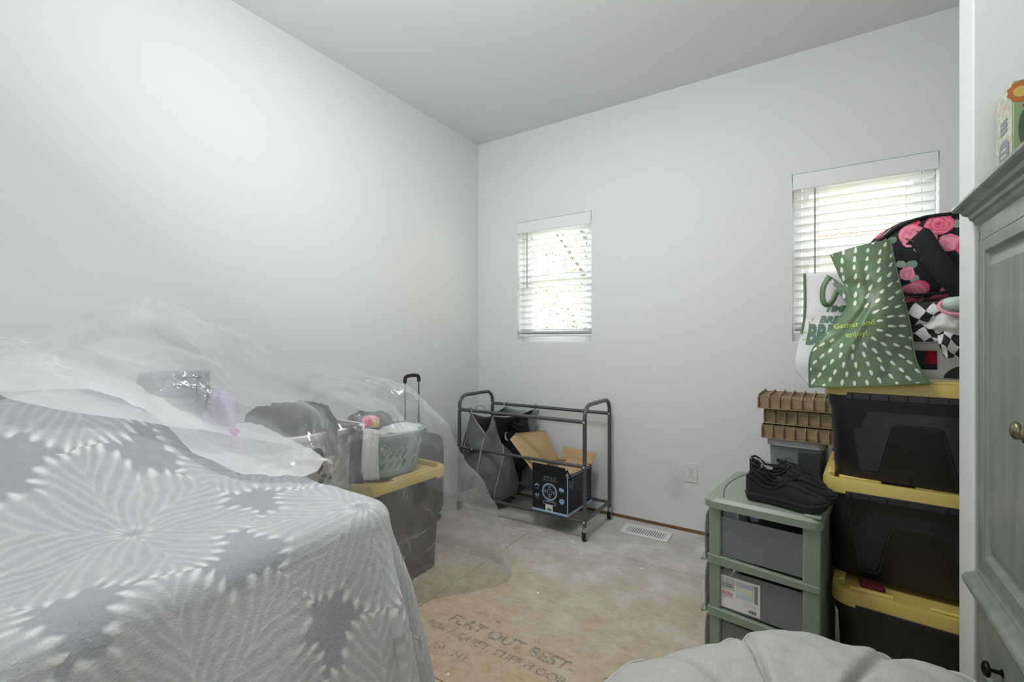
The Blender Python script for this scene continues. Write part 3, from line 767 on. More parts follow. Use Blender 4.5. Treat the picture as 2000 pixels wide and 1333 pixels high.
for c, r in ((at(938, 800, Y=2.70), .045), (at(985, 803, Y=2.80), .032)):
    P = [(c.x+cos(pi*k/12)*r, c.y, c.z-.012+sin(pi*k/12)*r*.9) for k in range(13)]
    MB().tube(P, .0015, 5).build('wire_loop', M_darkmetal, sort, smooth=True, M=SM)

# ------------------------------------------------------------------ backpack hung from the back rail
bp = thing('backpack', 'black backpack with white crescent moon hanging behind the grey sorter bag', 'backpack', (-1.70, 2.80, .35))
BM = Matrix.Translation((1.70, -2.80, -.35))
bc = at(992, 850, Y=2.74)
def blob(name, c, rx, ry, rz_, m_, par, M=None, e=.55, n=20, amp=.006, sc=14):
    rows = []
    for j in range(n+1):
        a = (-pi/2+pi*j/n)*.9999; row = []
        for i in range(2*n+1):
            b = 2*pi*i/(2*n)
            f = lambda v, q=e: math.copysign(abs(v)**q, v)
            p = Vector((f(cos(a))*f(cos(b))*rx, f(cos(a))*f(sin(b))*ry, f(sin(a))*rz_))+Vector(c)
            p += (p-Vector(c)).normalized()*(fbm(p, sc)*amp+ridge(p, sc*.6)*amp*.8); row.append(p)
        rows.append(row)
    return MB().grid(rows).build(name, m_, par, smooth='all', M=M)
blob('pack_body', (bc.x+.02, 2.79, bc.z-.06), .115, .05, .19, M_blackcloth, bp, BM)
pk = blob('front_pocket', (bc.x+.02, 2.745, bc.z-.08), .085, .028, .12, M_blackcloth, bp, BM)
mc = at(989, 852, Y=2.712); P = []
for k in range(15): a = pi*.60+pi*.95*k/14; P.append((mc.x+.008+cos(a)*.022, mc.z+sin(a)*.032))
for k in range(15): a = pi*1.55-pi*.95*k/14; P.append((mc.x+.016+cos(a)*.018, mc.z+sin(a)*.030))
MB().prism(P, 2.708, 2.712, 'y').build('moon_patch', M_paper, bp, M=BM)
for pts in ([at(972, 805, Y=2.86), at(985, 812, Y=2.75), at(1003, 826, Y=2.70), at(1018, 833, Y=2.70), at(1028, 828, Y=2.69)], [at(985, 822, Y=2.71), at(1000, 832, Y=2.70), at(1014, 842, Y=2.70), at(1030, 841, Y=2.68)], [at(980, 815, Y=2.73), at(983, 830, Y=2.72), at(978, 850, Y=2.73), at(985, 880, Y=2.74)]):
    P = [crs(pts, k/16) for k in range(17)]
    rows = [[p+Vector((0, 0, .010)), p+Vector((.003, -.004, 0)), p-Vector((0, 0, .010))] for p in P]
    MB().grid(rows).build('strap', M_blackcloth, bp, smooth='all', M=BM, solid=.003)
MB().tube([crs([at(972, 812, Y=2.80), at(975, 803, Y=RY1), at(985, 801, Y=RY1), at(990, 812, Y=2.80)], k/10) for k in range(11)], .005, 6).build('top_handle', M_blackcloth, bp, smooth=True, M=BM)
for q in ((984, 825), (1000, 819)):
    c = at(*q, Y=2.705); MB().tube([(c.x+cos(2*pi*k/14)*.008, c.y, c.z+sin(2*pi*k/14)*.010) for k in range(14)], .0016, 5, close=True).build('ring_buckle', M_chrome, bp, M=BM)
# dark grey bag sagging beside it
dg = thing('duffel_sling', 'slumped charcoal cloth bag with pale trim leaning between the sorter bag and the carton', 'bag', (-1.60, 2.78, .12))
DM = Matrix.Translation((1.60, -2.78, -.12))
a0, a1 = at(1000, 872, Y=2.78), at(1020, 868, Y=2.80)
panel('sling_body', [[a0, a0.lerp(a1, .5), a1], [at(996, 900, Y=2.76), at(1010, 905, Y=2.74), at(1026, 892, Y=2.80)], [at(1000, 930, Y=2.78), at(1008, 935, Y=2.76), at(1018, 930, Y=2.82)], [at(1000, 955, Y=2.80), at(1006, 958, Y=2.79), at(1013, 955, Y=2.83)]], M_blackcloth, dg, DM, a=.008)
panel('sling_flap', [[at(1012, 900, Y=2.82), at(1022, 896, Y=2.84), at(1032, 890, Y=2.86)], [at(1013, 930, Y=2.83), at(1022, 930, Y=2.84), at(1038, 925, Y=2.86)], [at(1012, 955, Y=2.83), at(1024, 958, Y=2.84), at(1040, 960, Y=2.86)]], M_greybag, dg, DM, a=.004)
# ------------------------------------------------------------------ totes
def tote(name, label, loc, rz, w, d, h, red=False, group=None):
    t = thing(name, label, 'tote', loc, rz, group)
    lh = .045; r = []; bh_ = h-lh
    for f, z, k in ((.865, 0, .05), (.885, .006, .05), (.93, bh_*.8, .05), (.955, bh_*.86, .045), (.965, bh_+.004, .045)):
        r.append([(x, y, z) for x, y in rrect(w*f, d-(w*(1-f)), k)])
    MB().rings(r).build('tote_body', M_black, t, smooth=True, angle=50)
    # raised outline of the end panel
    yf = lambda z: -(d/2-(w*(1-(.885+.045*min(z/(bh_*.8), 1)))/2))-.0006
    zs = lambda z: z*bh_
    out = [(-.185, .93), (-.150, .13), (-.143, .09), (-.10, .09), (-.092, .13), (-.062, .62), (-.050, .67), (.050, .67), (.062, .62), (.092, .13), (.10, .09), (.143, .09), (.150, .13), (.185, .93)]
    P = [(x*w/.51, yf(zs(z)), zs(z)) for x, z in out]
    MB().tube(P, .0022, 6).build('panel_groove', M_ink, t, smooth=True)
    m = MB(); g = [(x*w/.51, yf(zs(z))-.0004, zs(z)) for x, z in ((-.185, .93), (-.150, .11), (-.10, .11), (-.062, .65), (.062, .65), (.10, .11), (.150, .11), (.185, .93))]
    gb = [(a, b+.006, c) for a, b, c in g]
    m.add(g+gb, [(0, 1, 2, 3), (0, 3, 4, 7), (7, 4, 5, 6)]+[(i, i+8, i+9, i+1) for i in range(7)]); m.build('end_panel', M_black, t, bevel=.002)
    m = MB(); m.box(-.185*w/.51, .185*w/.51, -d/2-.004, -d/2+.02, bh_-.020, bh_+.002)
    for k in range(8): x = (-.17+.0486*k)*w/.51; m.box(x-.0015, x+.0015, -d/2-.010, -d/2, bh_-.022, bh_)
    m.build('grip_ledge', M_black, t, bevel=.002)
    # lid: skirt, recessed top, raised ribs
    r = [[(x, y, z) for x, y in rrect(w*f+e, d-w*(1-f)+e, k)] for f, e, z, k in ((.93, 0, bh_-.004, .04), (1, .0, bh_-.008, .06), (1, -.002, h-.014, .06), (.985, 0, h-.004, .056), (.93, 0, h-.004, .05), (.915, 0, h-.020, .045))]
    MB().rings(r).build('tote_lid', M_yellow, t, smooth=True, angle=30)
    lid = t.children[-1]
    m = MB()
    for s in (-1, 1):
        for x0, x1 in ((-.40, -.17), (.0, .36)):
            m.box(x0*w if s < 0 else x0*w, x1*w, s*(d/2-.030)-.010, s*(d/2-.030)+.010, h-.020, h+.005)
        m.box(s*(w/2-.028)-.009, s*(w/2-.028)+.009, -d*.40, -d*.12, h-.02, h+.005).box(s*(w/2-.028)-.009, s*(w/2-.028)+.009, .02*d, d*.38, h-.02, h+.005)
    for k in range(3): m.box(-w*.475, -w*.44, -d*.40+k*.03, -d*.385+k*.03, h-.02, h+.002)
    m.build('lid_rib', M_yellow, lid, bevel=.004)
    return t
RZ = radians(-6.5)
def stackpos(x0, y0, w, d, rz):
    """centre of a tote whose front left corner is x0, y0"""
    return (x0+w/2*cos(rz)-d/2*sin(rz)*1.0, y0+w/2*sin(rz)+d/2*cos(rz))
tw, td, th_ = .51, .70, .345
c1 = stackpos(.050, 1.895, tw, td, RZ); c2 = stackpos(.028, 1.990, tw, td, RZ*.75); c3 = stackpos(.032, 1.985, tw, td, RZ*1.1)
tote('storage_tote', 'black tote with yellow lid at the bottom of the stack by the partition', (*c1, 0), RZ, tw, td, th_, group='stacked black and yellow totes')
tote('storage_tote', 'black tote with yellow lid in the middle of the stack by the partition', (*c2, th_+.0), RZ*.75, tw, td, th_, group='stacked black and yellow totes')
tote('storage_tote', 'black tote with yellow lid topmost in the stack, under the green bag', (*c3, 2*th_+.0), RZ*1.1, tw, td, th_, group='stacked black and yellow totes')
rc = at(1700, 1157, Z=.345); o = blob('red_cloth_scrap', (rc.x+.01, rc.y+.055, .345), .030, .03, .008, simple('dark_red_cloth', '5e0f18', .8), None); tag(o, 'dark red cloth pinched under the middle black tote', 'cloth')
LT = 3*th_
# grey totes behind the drawers
def gtote(label, loc):
    t = thing('grey_storage_box', label, 'tote', loc, radians(-5), 'grey storage boxes behind the drawers'); w, d, h = .235, .36, .355
    r = [[(x, y, z) for x, y in rrect(w*f, d*f, .03)] for f, z in ((.84, 0), (.92, h*.88), (.93, h-.03))]
    MB().rings(r).build('box_body', M_grayplastic, t, smooth=True)
    r = [[(x, y, z) for x, y in rrect(w*f, d*f, .035)] for f, z in ((.95, h-.034), (1, h-.030), (1, h-.006), (.985, h), (.9, h), (.88, h-.006))]
    MB().rings(r).build('box_lid', M_graylid, t, smooth=True, angle=30)
    m = MB(); m.box(.01, w*.42, -d*.47-.004, -d*.47+.012, .08, h-.05); m.build('latch', M_charcoal, t, bevel=.004)
gtote('light grey lidded storage box hidden low behind the green drawers', (-.050, 2.66, 0)); gtote('light grey lidded storage box carrying the brown wooden trays', (-.050, 2.66, .3555))
# divided wooden trays
def tray(label, loc, rz, open_top=True):
    t = thing('wooden_tray', label, 'tray', loc, rz, 'divided wooden trays'); w, d, h = .31, .27, .070
    m = MB(); m.box(-w/2, w/2, -d/2, d/2, 0, .004); m.build('tray_base', M_trayd, t)
    for y in (-d/2+.02, -d/6, d/6-.01, d/2-.02): MB().box(-w/2, w/2, y-.0025, y+.0025, .004, h-.008).build('long_slat', M_trayd, t)
    for k in range(8):
        x = -w/2+.0025+(w-.005)*k/7
        o_ = MB().prism([(-d/2, .004), (d/2, .004), (d/2, h), (-d/2+.02, h-.004), (-d/2, h-.018)], x-.0025, x+.0025, 'x').build('divider', M_trayd, t)
    return t
z0 = .7115
for k, (lab, dx, dy, rz) in enumerate((('lowest of the three brown divided trays, resting on the grey box', .005, 0, -4), ('middle of the three brown divided wooden trays', .018, .005, -6), ('topmost brown divided wooden tray, compartments open upward', -.012, -.010, -3))):
    c = at(1497, 820, Y=2.49); tray(lab, (c.x+.138+dx, 2.60+dy, z0+k*.0705), radians(rz))

# ------------------------------------------------------------------ green drawer cart
CW, CD, CH = .338, .44, .612
cart = thing('drawer_cart', 'sage green three drawer plastic cart with clear drawers and a paper sticker', 'drawers', (-.313, 1.776, 0), radians(-7))
pos = ((0, 0), (CW-.05, 0), (0, CD-.05), (CW-.05, CD-.05))
for x, y in pos: MB().box(x, x+.05 if x else x+.040, y+.006, y+.05, 0, CH-.035).build('corner_post', M_green, cart, bevel=.006)
zz = [.0, .185, .372]
for z in zz:
    m = MB(); m.prism([(-.004, z+.0), (CW-.001, z+.0), (CW-.001, z+.022), (-.004, z+.034)], .0, .02, 'y')
    m.prism([(-.004, z+.0), (CW-.001, z+.0), (CW-.001, z+.022), (-.004, z+.034)], CD-.02, CD, 'y')
    m.box(.03, CW-.03, .02, CD-.02, z+.008, z+.016)
    m.build('shelf_rail', M_green, cart, bevel=.003)
MB().box(CW-.012, CW-.006, .05, CD-.05, 0, CH-.04).build('back_panel', M_green, cart)
# top with front curve
r = []
def topout(e, z):
    pts = rrect(CW+.012-2*e, CD+.012-2*e, .03, 5, CW/2, CD/2); out = []
    for x, y in pts:
        b = .045*(1-((y-CD/2)/(CD/2+.01))**2) if x < .04 else 0
        out.append((x-b, y, z+.0))
    return out
MB().rings([topout(.004, CH-.040), topout(0, CH-.038), topout(0, CH-.014), topout(.012, CH-.003), topout(.03, CH)]).build('cart_top', M_green, cart, smooth=True, angle=30)
m = MB(); P = [(.055-.04*(1-((y-CD/2)/(CD/2))**2), y, CH+.0002) for y in [CD*k/20 for k in range(1, 20)]]; m.tube(P, .0013, 5); m.build('top_seam', M_ink, cart)
for y_ in (.004, CD-.05): MB().box(CW-.045, CW+.002, y_, y_+.046, CH-.006, CH+.004).build('corner_boss', M_green, cart, bevel=.003)
for k, z in enumerate(zz):
    dr = thing('x', 'x', 'x'); del dr['label']; del dr['category']; dr.name = 'drawer'; dr.parent = cart
    h_ = .178-.036; y0, y1, z1 = .016, CD-.016, z+.034
    m = MB(); m.box(.006, CW-.02, y0, y0+.002, z1, z1+h_-.004).box(.006, CW-.02, y1-.002, y1, z1, z1+h_-.004).box(.006, CW-.02, y0+.002, y1-.002, z1, z1+.002).box(CW-.022, CW-.02, y0+.002, y1-.002, z1, z1+h_-.004)
    m.build('drawer_bin', M_frost, dr)
    rows = [[Vector((-.008-.012*(1-((y-CD/2)/(CD/2))**2)-.004*sin(pi*t), y, z+.010+t*.165)) for t in [q/6 for q in range(7)]] for y in [.006+(CD-.012)*q/14 for q in range(15)]]
    MB().grid(rows).build('drawer_front', M_frost, dr, smooth='all', solid=.003)
    rows = [[Vector((-.008-.012*(1-((y-CD/2)/(CD/2))**2)-t*.018, y, z+.012-.006*t)) for t in (0, .5, 1)] for y in [.004+(CD-.008)*q/14 for q in range(15)]]
    MB().grid(rows).build('drawer_lip', M_green, dr, smooth='all', solid=.006)
# contents
cn = [('orange_cloth', simple('orange_cloth', 'd0593a', .8, var=.3), .19, .3, .407, .075, .075), ('folded_paper', M_whitecloth, .20, .12, .221, .09, .06), ('grey_cloth', M_charcoal, .14, .2, .221, .09, .1), ('dark_cloth', M_charcoal, .2, .25, .407, .11, .11)]
cm = cart.matrix_basis
for i, (n_, m_, x, y, z, rx, h_) in enumerate(cn):
    p = Matrix.Translation(cart.location) @ Matrix.Rotation(cart.rotation_euler[2], 4, 'Z') @ Vector((x, y, z+.002))
    if n_ == 'orange_cloth': p = Matrix.Translation(cart.location) @ Matrix.Rotation(cart.rotation_euler[2], 4, 'Z') @ Vector((.19, .080, z+.002))
    o = lump(n_, m_, None, p.x, p.y, p.z, rx, rx*.7, h_, i+1, amp=.3, sc=14, n=14); 
    tag(o, ['orange red cloth bundled in the top clear drawer', 'pale folded cloth in the middle clear drawer', 'dark cloth at the back of the middle clear drawer', 'dark grey cloth filling the back of the top clear drawer'][i], 'cloth')
# sticker
def cmap(c): return Vector((.055+c.x, .0132-c.z*1.0, .395-.055+c.y))
st = MB().add([(.036, .0145, .226), (.165, .0145, .226), (.165, .0145, .338), (.036, .0145, .338)]+[(.036, .0155, .226), (.165, .0155, .226), (.165, .0155, .338), (.036, .0155, .338)], [(0, 1, 2, 3), (7, 6, 5, 4)]).build('sticker', M_paper, cart)
sp = lambda cx, cz: (lambda c: Vector((cx+c.x, .0138, cz+c.y)))
def srect(n_, x0, x1, z0_, z1_, m_, y=.0141): return MB().add([(x0, y, z0_), (x1, y, z0_), (x1, y, z1_), (x0, y, z1_)], [(0, 1, 2, 3)]).build(n_, m_, st)
Mg1 = simple('sticker_grey', 'bfc1c0', .6); Mg2 = simple('sticker_dark', '85888a', .6); Mr = simple('sticker_red', 'c33a34', .6); Mb = simple('sticker_blue', 'b9cdd6', .6); Mgn = simple('sticker_green', 'cdd6c2', .6)
srect('sticker_block', .038, .085, .290, .334, Mg1); srect('sticker_block', .045, .079, .300, .314, Mg2, .0140)
text('3', 'sticker_number', M_paper, st, .014, sp(.051, .307), ext=0); text('CAJONES', 'sticker_text', M_paper, st, .0055, sp(.066, .307), ext=0)
MB().tube([(.060+cos(2*pi*k/24)*(.019), .0140, .278+math.copysign(abs(sin(2*pi*k/24))**.6, sin(2*pi*k/24))*.0062) for k in range(24)], .0008, 4, close=True).build('sticker_oval', Mr, st)
text('Sterilite', 'sticker_logo', Mr, st, .0095, sp(.060, .278), ext=0, bold=.0002)
text('MORE STORAGE ROOM', 'sticker_text', M_ink, st, .0040, sp(.060, .266), ext=0); text('USA', 'sticker_text', Mr, st, .0055, sp(.048, .259), ext=0)
for k, c_ in enumerate((Mb, Mgn, Mg1)): srect('sticker_picture', .088, .145, .272+k*.020, .290+k*.020, c_)
srect('sticker_picture', .147, .158, .270, .331, Mg2); srect('sticker_picture', .112, .135, .317, .323, simple('sticker_violet', 'c9a0d8', .6), .0139)
for k in range(9): srect('sticker_barcode', .128+k*.0028, .1292+k*.0028+.0004*(k % 3), .232, .244, M_ink)
for k in range(3): srect('sticker_line', .112, .155, .262-k*.005, .2628-k*.005, Mg2)

# ------------------------------------------------------------------ shoes
def shoe(label, loc, rz, pair, label_on):
    t = thing('black_slip_on_shoe', label, 'shoe', loc, rz, pair); L = .240
    def hw(x):  # half width along the length, heel 0 to toe 1
        return .030+.0125*sst(min(x*4, 1))*0+.017*sst((x-.25)/.45)-.030*max(0, (x-.80)/.2)**2.2+(-.026*max(0, (.07-x)/.07)**1.6)
    def cyc(x): return .008*sin(pi*x)
    N = 26
    def outline(e, z):
        a = [(L*k/N, cyc(k/N)+hw(k/N)+e, z+.010*max(0, (k/N-.8)/.2)**2) for k in range(N+1)]; b = [(L*k/N, cyc(k/N)-hw(k/N)-e, z+.010*max(0, (k/N-.8)/.2)**2) for k in range(N, -1, -1)]
        pts = a+b
        return [(x+(e if x > L/2 else -e)*(abs(x/L-.5)*2)**6, y, zz_) for x, y, zz_ in pts]
    MB().rings([outline(-.004, 0), outline(0, .004), outline(.001, .016), outline(.0035, .018), outline(.0035, .024), outline(-.002, .027)]).build('sole', M_rubber, t, smooth=True, angle=35)
    rows = []
    def hg(x):
        h_ = .058+.014*sst((.16-x)/.16)-.022*sst((x-.12)/.12)*(1-sst((x-.38)/.12)) if x < .5 else .060-.034*sst((x-.5)/.42)
        return h_*(1-max(0, (x-.9)/.1)**2*.75)
    for k in range(N+1):
        x = k/N; w = max(hw(x)-.001, .004); base = .022+.010*max(0, (x-.8)/.2)**2
        hgt = hg(x)*(.80+.20*min(1, x/.06))
        op = 1-sst((x-.50)/.05) if x > .1 else sst((x-.02)/.05)   # opening
        row = []; M_ = 16
        for j in range(M_+1):
            s = -1+2*j/M_; ang_ = s*pi/2*.9999
            # left side up, over and down, with the middle pushed in where the foot goes
            yy = -w*math.copysign(abs(sin(ang_))**.62, -s) ; z = base+hgt*cos(ang_)**.55
            if abs(s) < .42 and op > 0:
                z = z*(1-op)+op*(base+.008); yy *= 1-op*.1
            elif op > 0: yy = yy*(1-op)+op*math.copysign(w*(1-.18*(1-(abs(s)-.42)/.58)), s)
            row.append(Vector((L*x, cyc(x)+yy, z)))
        rows.append(row)
    MB().grid(rows).build('upper', M_shoe, t, smooth='all', sub=1)
    P = []
    for k in range(21):
        x = .055+.46*k/20; w = hw(x)*.83; P.append((L*x, cyc(x)+w, .022+.90*hg(x)))
    Q = [(a, 2*cyc(a/L)-b, c) for a, b, c in P]
    MB().tube([(L*.030, 0, .082)]+P, .0042, 7).build('padded_collar', M_shoe, t, smooth=True); MB().tube([(L*.030, 0, .082)]+Q, .0042, 7).build('padded_collar', M_shoe, t, smooth=True)
    P = [(L*(.50+.44*sin(pi*k/16)), cyc(.7)+.031*cos(pi*k/16), .076-.030*sin(pi*k/16)**1.5) for k in range(17)]
    MB().tube(P, .0020, 6).build('moc_seam', M_shoe, t, smooth=True)
    rows = [[Vector((L*(.40+.18*u), cyc(.5)+.020*v, .070+.018*(1-u)-.004*v*v)) for v in (-1, -.5, 0, .5, 1)] for u in [q/8 for q in range(9)]]
    MB().grid(rows).build('tongue', M_shoe, t, smooth='all', solid=.004)
    m = MB()
    for x in (.46, .52): m.tube([(L*x, -.024+.006, .083-.02*(x-.46)), (L*x+.004, .006, .092-.02*(x-.46)), (L*x, .036, .083-.02*(x-.46))], .0014, 5)
    m.tube([(L*.5, .0, .092), (L*.54, -.02, .098), (L*.60, -.026, .088), (L*.55, -.03, .080)], .0012, 5); m.tube([(L*.5, .0, .092), (L*.57, .018, .096), (L*.62, .022, .084)], .0012, 5)
    m.build('lace', M_ink, t, smooth=True)
    MB().add([(L*.10, -.020+.004, .0345), (L*.36, -.022+.006, .0345), (L*.36, .022+.006, .0345), (L*.10, .020+.004, .0345)], [(0, 1, 2, 3)]).build('insole', M_shoe, t)
    P = hw(.22)*.80
    if not label_on: return t
    MB().add([(L*.13, P+.002, .052), (L*.30, P+.009, .050), (L*.30, P+.007, .068), (L*.13, P, .076)], [(0, 1, 2, 3)]).build('inner_label', M_paper, t)
    return t
M_shoe = simple('black_suede', '1c1c1e', .9, var=.3, bs=.6, bscale=500)
cmat = Matrix.Translation(cart.location) @ Matrix.Rotation(cart.rotation_euler[2], 4, 'Z')
for lab, x, y, rz in (('nearest black moc shoe on the green cart top', .110, .065, -3), ('second black moc shoe from the front on the cart, behind the nearest', .125, .148, 3), ('third black moc shoe back on the cart, with a pale inner label', .085, .240, 5), ('rearmost black moc shoe on the green cart top', .060, .335, 2)):
    p = cmat @ Vector((x, y, CH+.0045)); shoe(lab, p, radians(rz)-radians(7), 'black shoes on the drawer cart', 'third' in lab or 'rearmost' in lab)

# ------------------------------------------------------------------ bags and things on the tote stack
ZT = LT+.006
wb_ = thing('laundry_basket', 'white slotted laundry basket on the top tote behind the green bag', 'basket', (.42, 2.22, ZT), RZ)
def basket_wall(name, outline_bot, outline_top, h, m_, par, holes, th=.003, n=60, cut=None):
    """tapered wall, oval holes cut as real openings"""
    N = len(outline_bot); mb = MB(); nz = 14; vs = []; fs = []
    for j in range(nz+1):
        f = j/nz
        for i in range(N):
            vs.append(Vector((outline_bot[i][0]*(1-f)+outline_top[i][0]*f, outline_bot[i][1]*(1-f)+outline_top[i][1]*f, h*f)))
    for j in range(nz):
        for i in range(N):
            cx_ = (i+.5)/N; cz_ = (j+.5)/nz
            if holes(cx_, cz_): continue
            fs.append((j*N+i, j*N+(i+1) % N, (j+1)*N+(i+1) % N, (j+1)*N+i))
    fs.append(tuple(range(N)))
    return mb.add(vs, fs).build(name, m_, par, smooth=True, solid=th, angle=50)
def finerr(w, d, r, per):
    base = rrect(w, d, r, 8); base.append(base[0]); L_ = [0]
    for a, b in zip(base, base[1:]): L_.append(L_[-1]+math.dist(a, b))
    out = []; k = 0
    for i in range(per):
        t_ = L_[-1]*i/per
        while L_[k+1] < t_: k += 1
        f = (t_-L_[k])/max(1e-9, L_[k+1]-L_[k]); out.append((base[k][0]*(1-f)+base[k+1][0]*f, base[k][1]*(1-f)+base[k+1][1]*f))
    return out
def slot_holes(u, v, n=12):
    a = (u*n) % 1; return .12 < v < .46 and .18 < a < .68 or .60 < v < .84 and .18 < a < .68
basket_wall('basket_wall', finerr(.40, .30, .06, 240), finerr(.46, .36, .07, 240), .225, M_white, wb_, slot_holes)
MB().tube([(x, y, .228) for x, y in rrect(.47, .37, .07, 6)], .009, 8, close=True).build('basket_rim', M_white, wb_, smooth=True)
o = lump('dark_laundry', M_charcoal, None, .42, 2.20, ZT+.006, .17, .12, .17, 11, amp=.2); tag(o, 'dark grey laundry seen through the slots of the white basket', 'clothes')
rp = at(1828, 715, Y=2.06); o = lump('red_garment', M_red, None, rp.x+.01, rp.y+.050, ZT+.05, .03, .02, .07, 12, amp=.3, n=12); tag(o, 'red garment pressed against the basket slots', 'clothes')
# floral duffel
fd = thing('floral_duffel', 'black duffel bag printed with pink and red roses on top of the laundry', 'bag', (.42, 2.22, ZT+.23), 0)
FM = Matrix.Translation((-.42, -2.22, -(ZT+.23)))
rows = []
for j in range(31):
    u = j/30; y = 2.07+.30*u; cap = min(1, (sin(pi*min(max(u, .0), 1)))**.35 if 0 < u < 1 else 0)
    ring_ = []
    for i in range(49):
        a = 2*pi*i/48; f = lambda v, q: math.copysign(abs(v)**q, v)
        x = .41+f(cos(a), .7)*.255*(.80+.20*cap); z = 1.305+(.145 if sin(a) > 0 else .14)+f(sin(a), .75)*(.165 if sin(a) > 0 else .13)*(.80+.20*cap)
        z += .10*(x-.41)*0-.22*max(0, .28-x)*(1 if sin(a) > 0 else 0)
        p = Vector((x, y, z)); p += Vector((cos(a), 0, sin(a)))*(fbm(p, 7)*.010+ridge(p, 4)*.008)
        if j in (0, 30): p = Vector((.41+(x-.41)*.9, y, 1.43+(z-1.43)*.9))
        ring_.append(p)
    rows.append(ring_)
mb = MB().grid(rows); 
for e_ in (rows[0], rows[-1]):
    inner = [Vector((.41+(p.x-.41)*.02, p.y+(-.012 if e_ is rows[0] else .012), 1.43+(p.z-1.43)*.02)) for p in e_]; mid = [Vector((.41+(p.x-.41)*.5, p.y+(-.012 if e_ is rows[0] else .012), 1.43+(p.z-1.43)*.5)) for p in e_]
    mb.grid([e_, mid, inner])
mb.build('duffel_body', M_floral, fd, smooth='all', M=FM)
P = [Vector((p.x, p.y-.003, p.z)) for p in rows[1][:48]]
MB().tube(P, .0055, 7, close=True).build('piping', M_blackcloth, fd, smooth=True, M=FM)
sp_ = [at(1786, 462, Y=2.04), at(1800, 466, Y=2.03), at(1822, 500, Y=2.02), at(1850, 535, Y=2.015), at(1885, 575, Y=2.03)]
P = [crs(sp_, k/20) for k in range(21)]; wv = Vector((.022, -.005, .024))
MB().grid([[p-wv, p, p+wv] for p in P]).build('shoulder_strap', M_blackcloth, fd, smooth='all', M=FM, solid=.003)
for k in (0, 1):
    q = at(1776+k*22, 469-k*14, Y=2.035); MB().tube([q+Vector((-.010, 0, .006)), q+Vector((.012, 0, -.008))], .0022, 6).build('buckle', M_brass, fd, M=FM)
# checkered cloth draped over basket rim
ck = thing('checkered_blanket', 'black and white checkered cloth with white lining spilling over the white basket', 'cloth', (.35, 2.02, 1.2))
CM = Matrix.Translation((-.35, -2.02, -1.2))
def uvpanel(name, curves, m_, par, su, sv, nu=30, nv=20, a=.006, M=None, rot=0, f=12):
    rows = disp(loft(curves, nu, nv), lambda p, u, v: fbm(p, f)*a+ridge(p, f*.5)*a)
    uv = []
    for j in range(nv):
        for i in range(nu):
            u, v = i/(nu-1)*su, j/(nv-1)*sv; uv.append((u*cos(rot)-v*sin(rot), u*sin(rot)+v*cos(rot)))
    return MB().grid(rows).build(name, m_, par, smooth='all', solid=.003, uv=uv, M=M)
A = lambda x, y, Y: at(x, y, Y=Y)
uvpanel('upper_fold', [[A(1755, 594, 2.02), A(1800, 590, 2.0), A(1845, 593, 2.0), A(1890, 598, 2.02)], [A(1765, 625, 1.99), A(1805, 615, 1.975), A(1845, 608, 1.985), A(1890, 612, 2.0)], [A(1772, 640, 2.0), A(1810, 632, 2.0), A(1840, 620, 2.01), A(1890, 622, 2.02)]], M_check, ck, 5.6, 2.2, M=CM, rot=.75)
uvpanel('lower_fold', [[A(1765, 640, 2.01), A(1800, 632, 1.995), A(1835, 645, 1.99), A(1850, 650, 1.99)], [A(1775, 655, 1.985), A(1805, 648, 1.975), A(1830, 660, 1.975), A(1848, 665, 1.98)], [A(1785, 668, 1.99), A(1810, 668, 1.985), A(1830, 668, 1.98), A(1845, 672, 1.99)]], M_check, ck, 3.6, 1.8, M=CM, rot=.5)
uvpanel('hanging_fold', [[A(1828, 655, 1.975), A(1845, 645, 1.965), A(1865, 650, 1.965), A(1890, 655, 1.97)], [A(1832, 675, 1.965), A(1848, 668, 1.955), A(1866, 675, 1.96), A(1890, 680, 1.965)], [A(1838, 698, 1.975), A(1850, 702, 1.965), A(1870, 700, 1.965), A(1890, 705, 1.97)]], M_check, ck, 3.4, 2.6, M=CM, rot=1.1, a=.010)
uvpanel('white_lining', [[A(1800, 636, 2.0), A(1830, 612, 1.99), A(1860, 608, 1.985), A(1895, 612, 1.99)], [A(1815, 644, 1.97), A(1840, 632, 1.955), A(1865, 632, 1.955), A(1895, 635, 1.96)], [A(1830, 656, 1.985), A(1848, 652, 1.965), A(1866, 656, 1.965), A(1895, 660, 1.97)]], M_whitecloth, ck, 1, 1, M=CM, a=.012)
# pale green and pink shoe
M_mint = simple('mint_rubber', 'b4ccb8', .4); M_pink = simple('pink_rubber', 'e79aa6', .4)
ps = thing('mint_sandal', 'mint green and pink slipper wedged between duffel and checkered cloth', 'shoe', A(1868, 592, 1.945)); 
PM = Matrix.Translation(-Vector(ps.location)); c = A(1872, 596, 1.945)
blob('upper', (c.x, c.y+.01, c.z+.005), .040, .03, .022, M_mint, ps, PM, e=.8, amp=.001, n=12)
MB().tube([(c.x+cos(2*pi*k/24)*.046, c.y-.005+sin(2*pi*k/24)*.012, c.z-.004+sin(2*pi*k/24)*.026) for k in range(24)], .0055, 7, close=True).build('sole', M_pink, ps, smooth=True, M=PM)

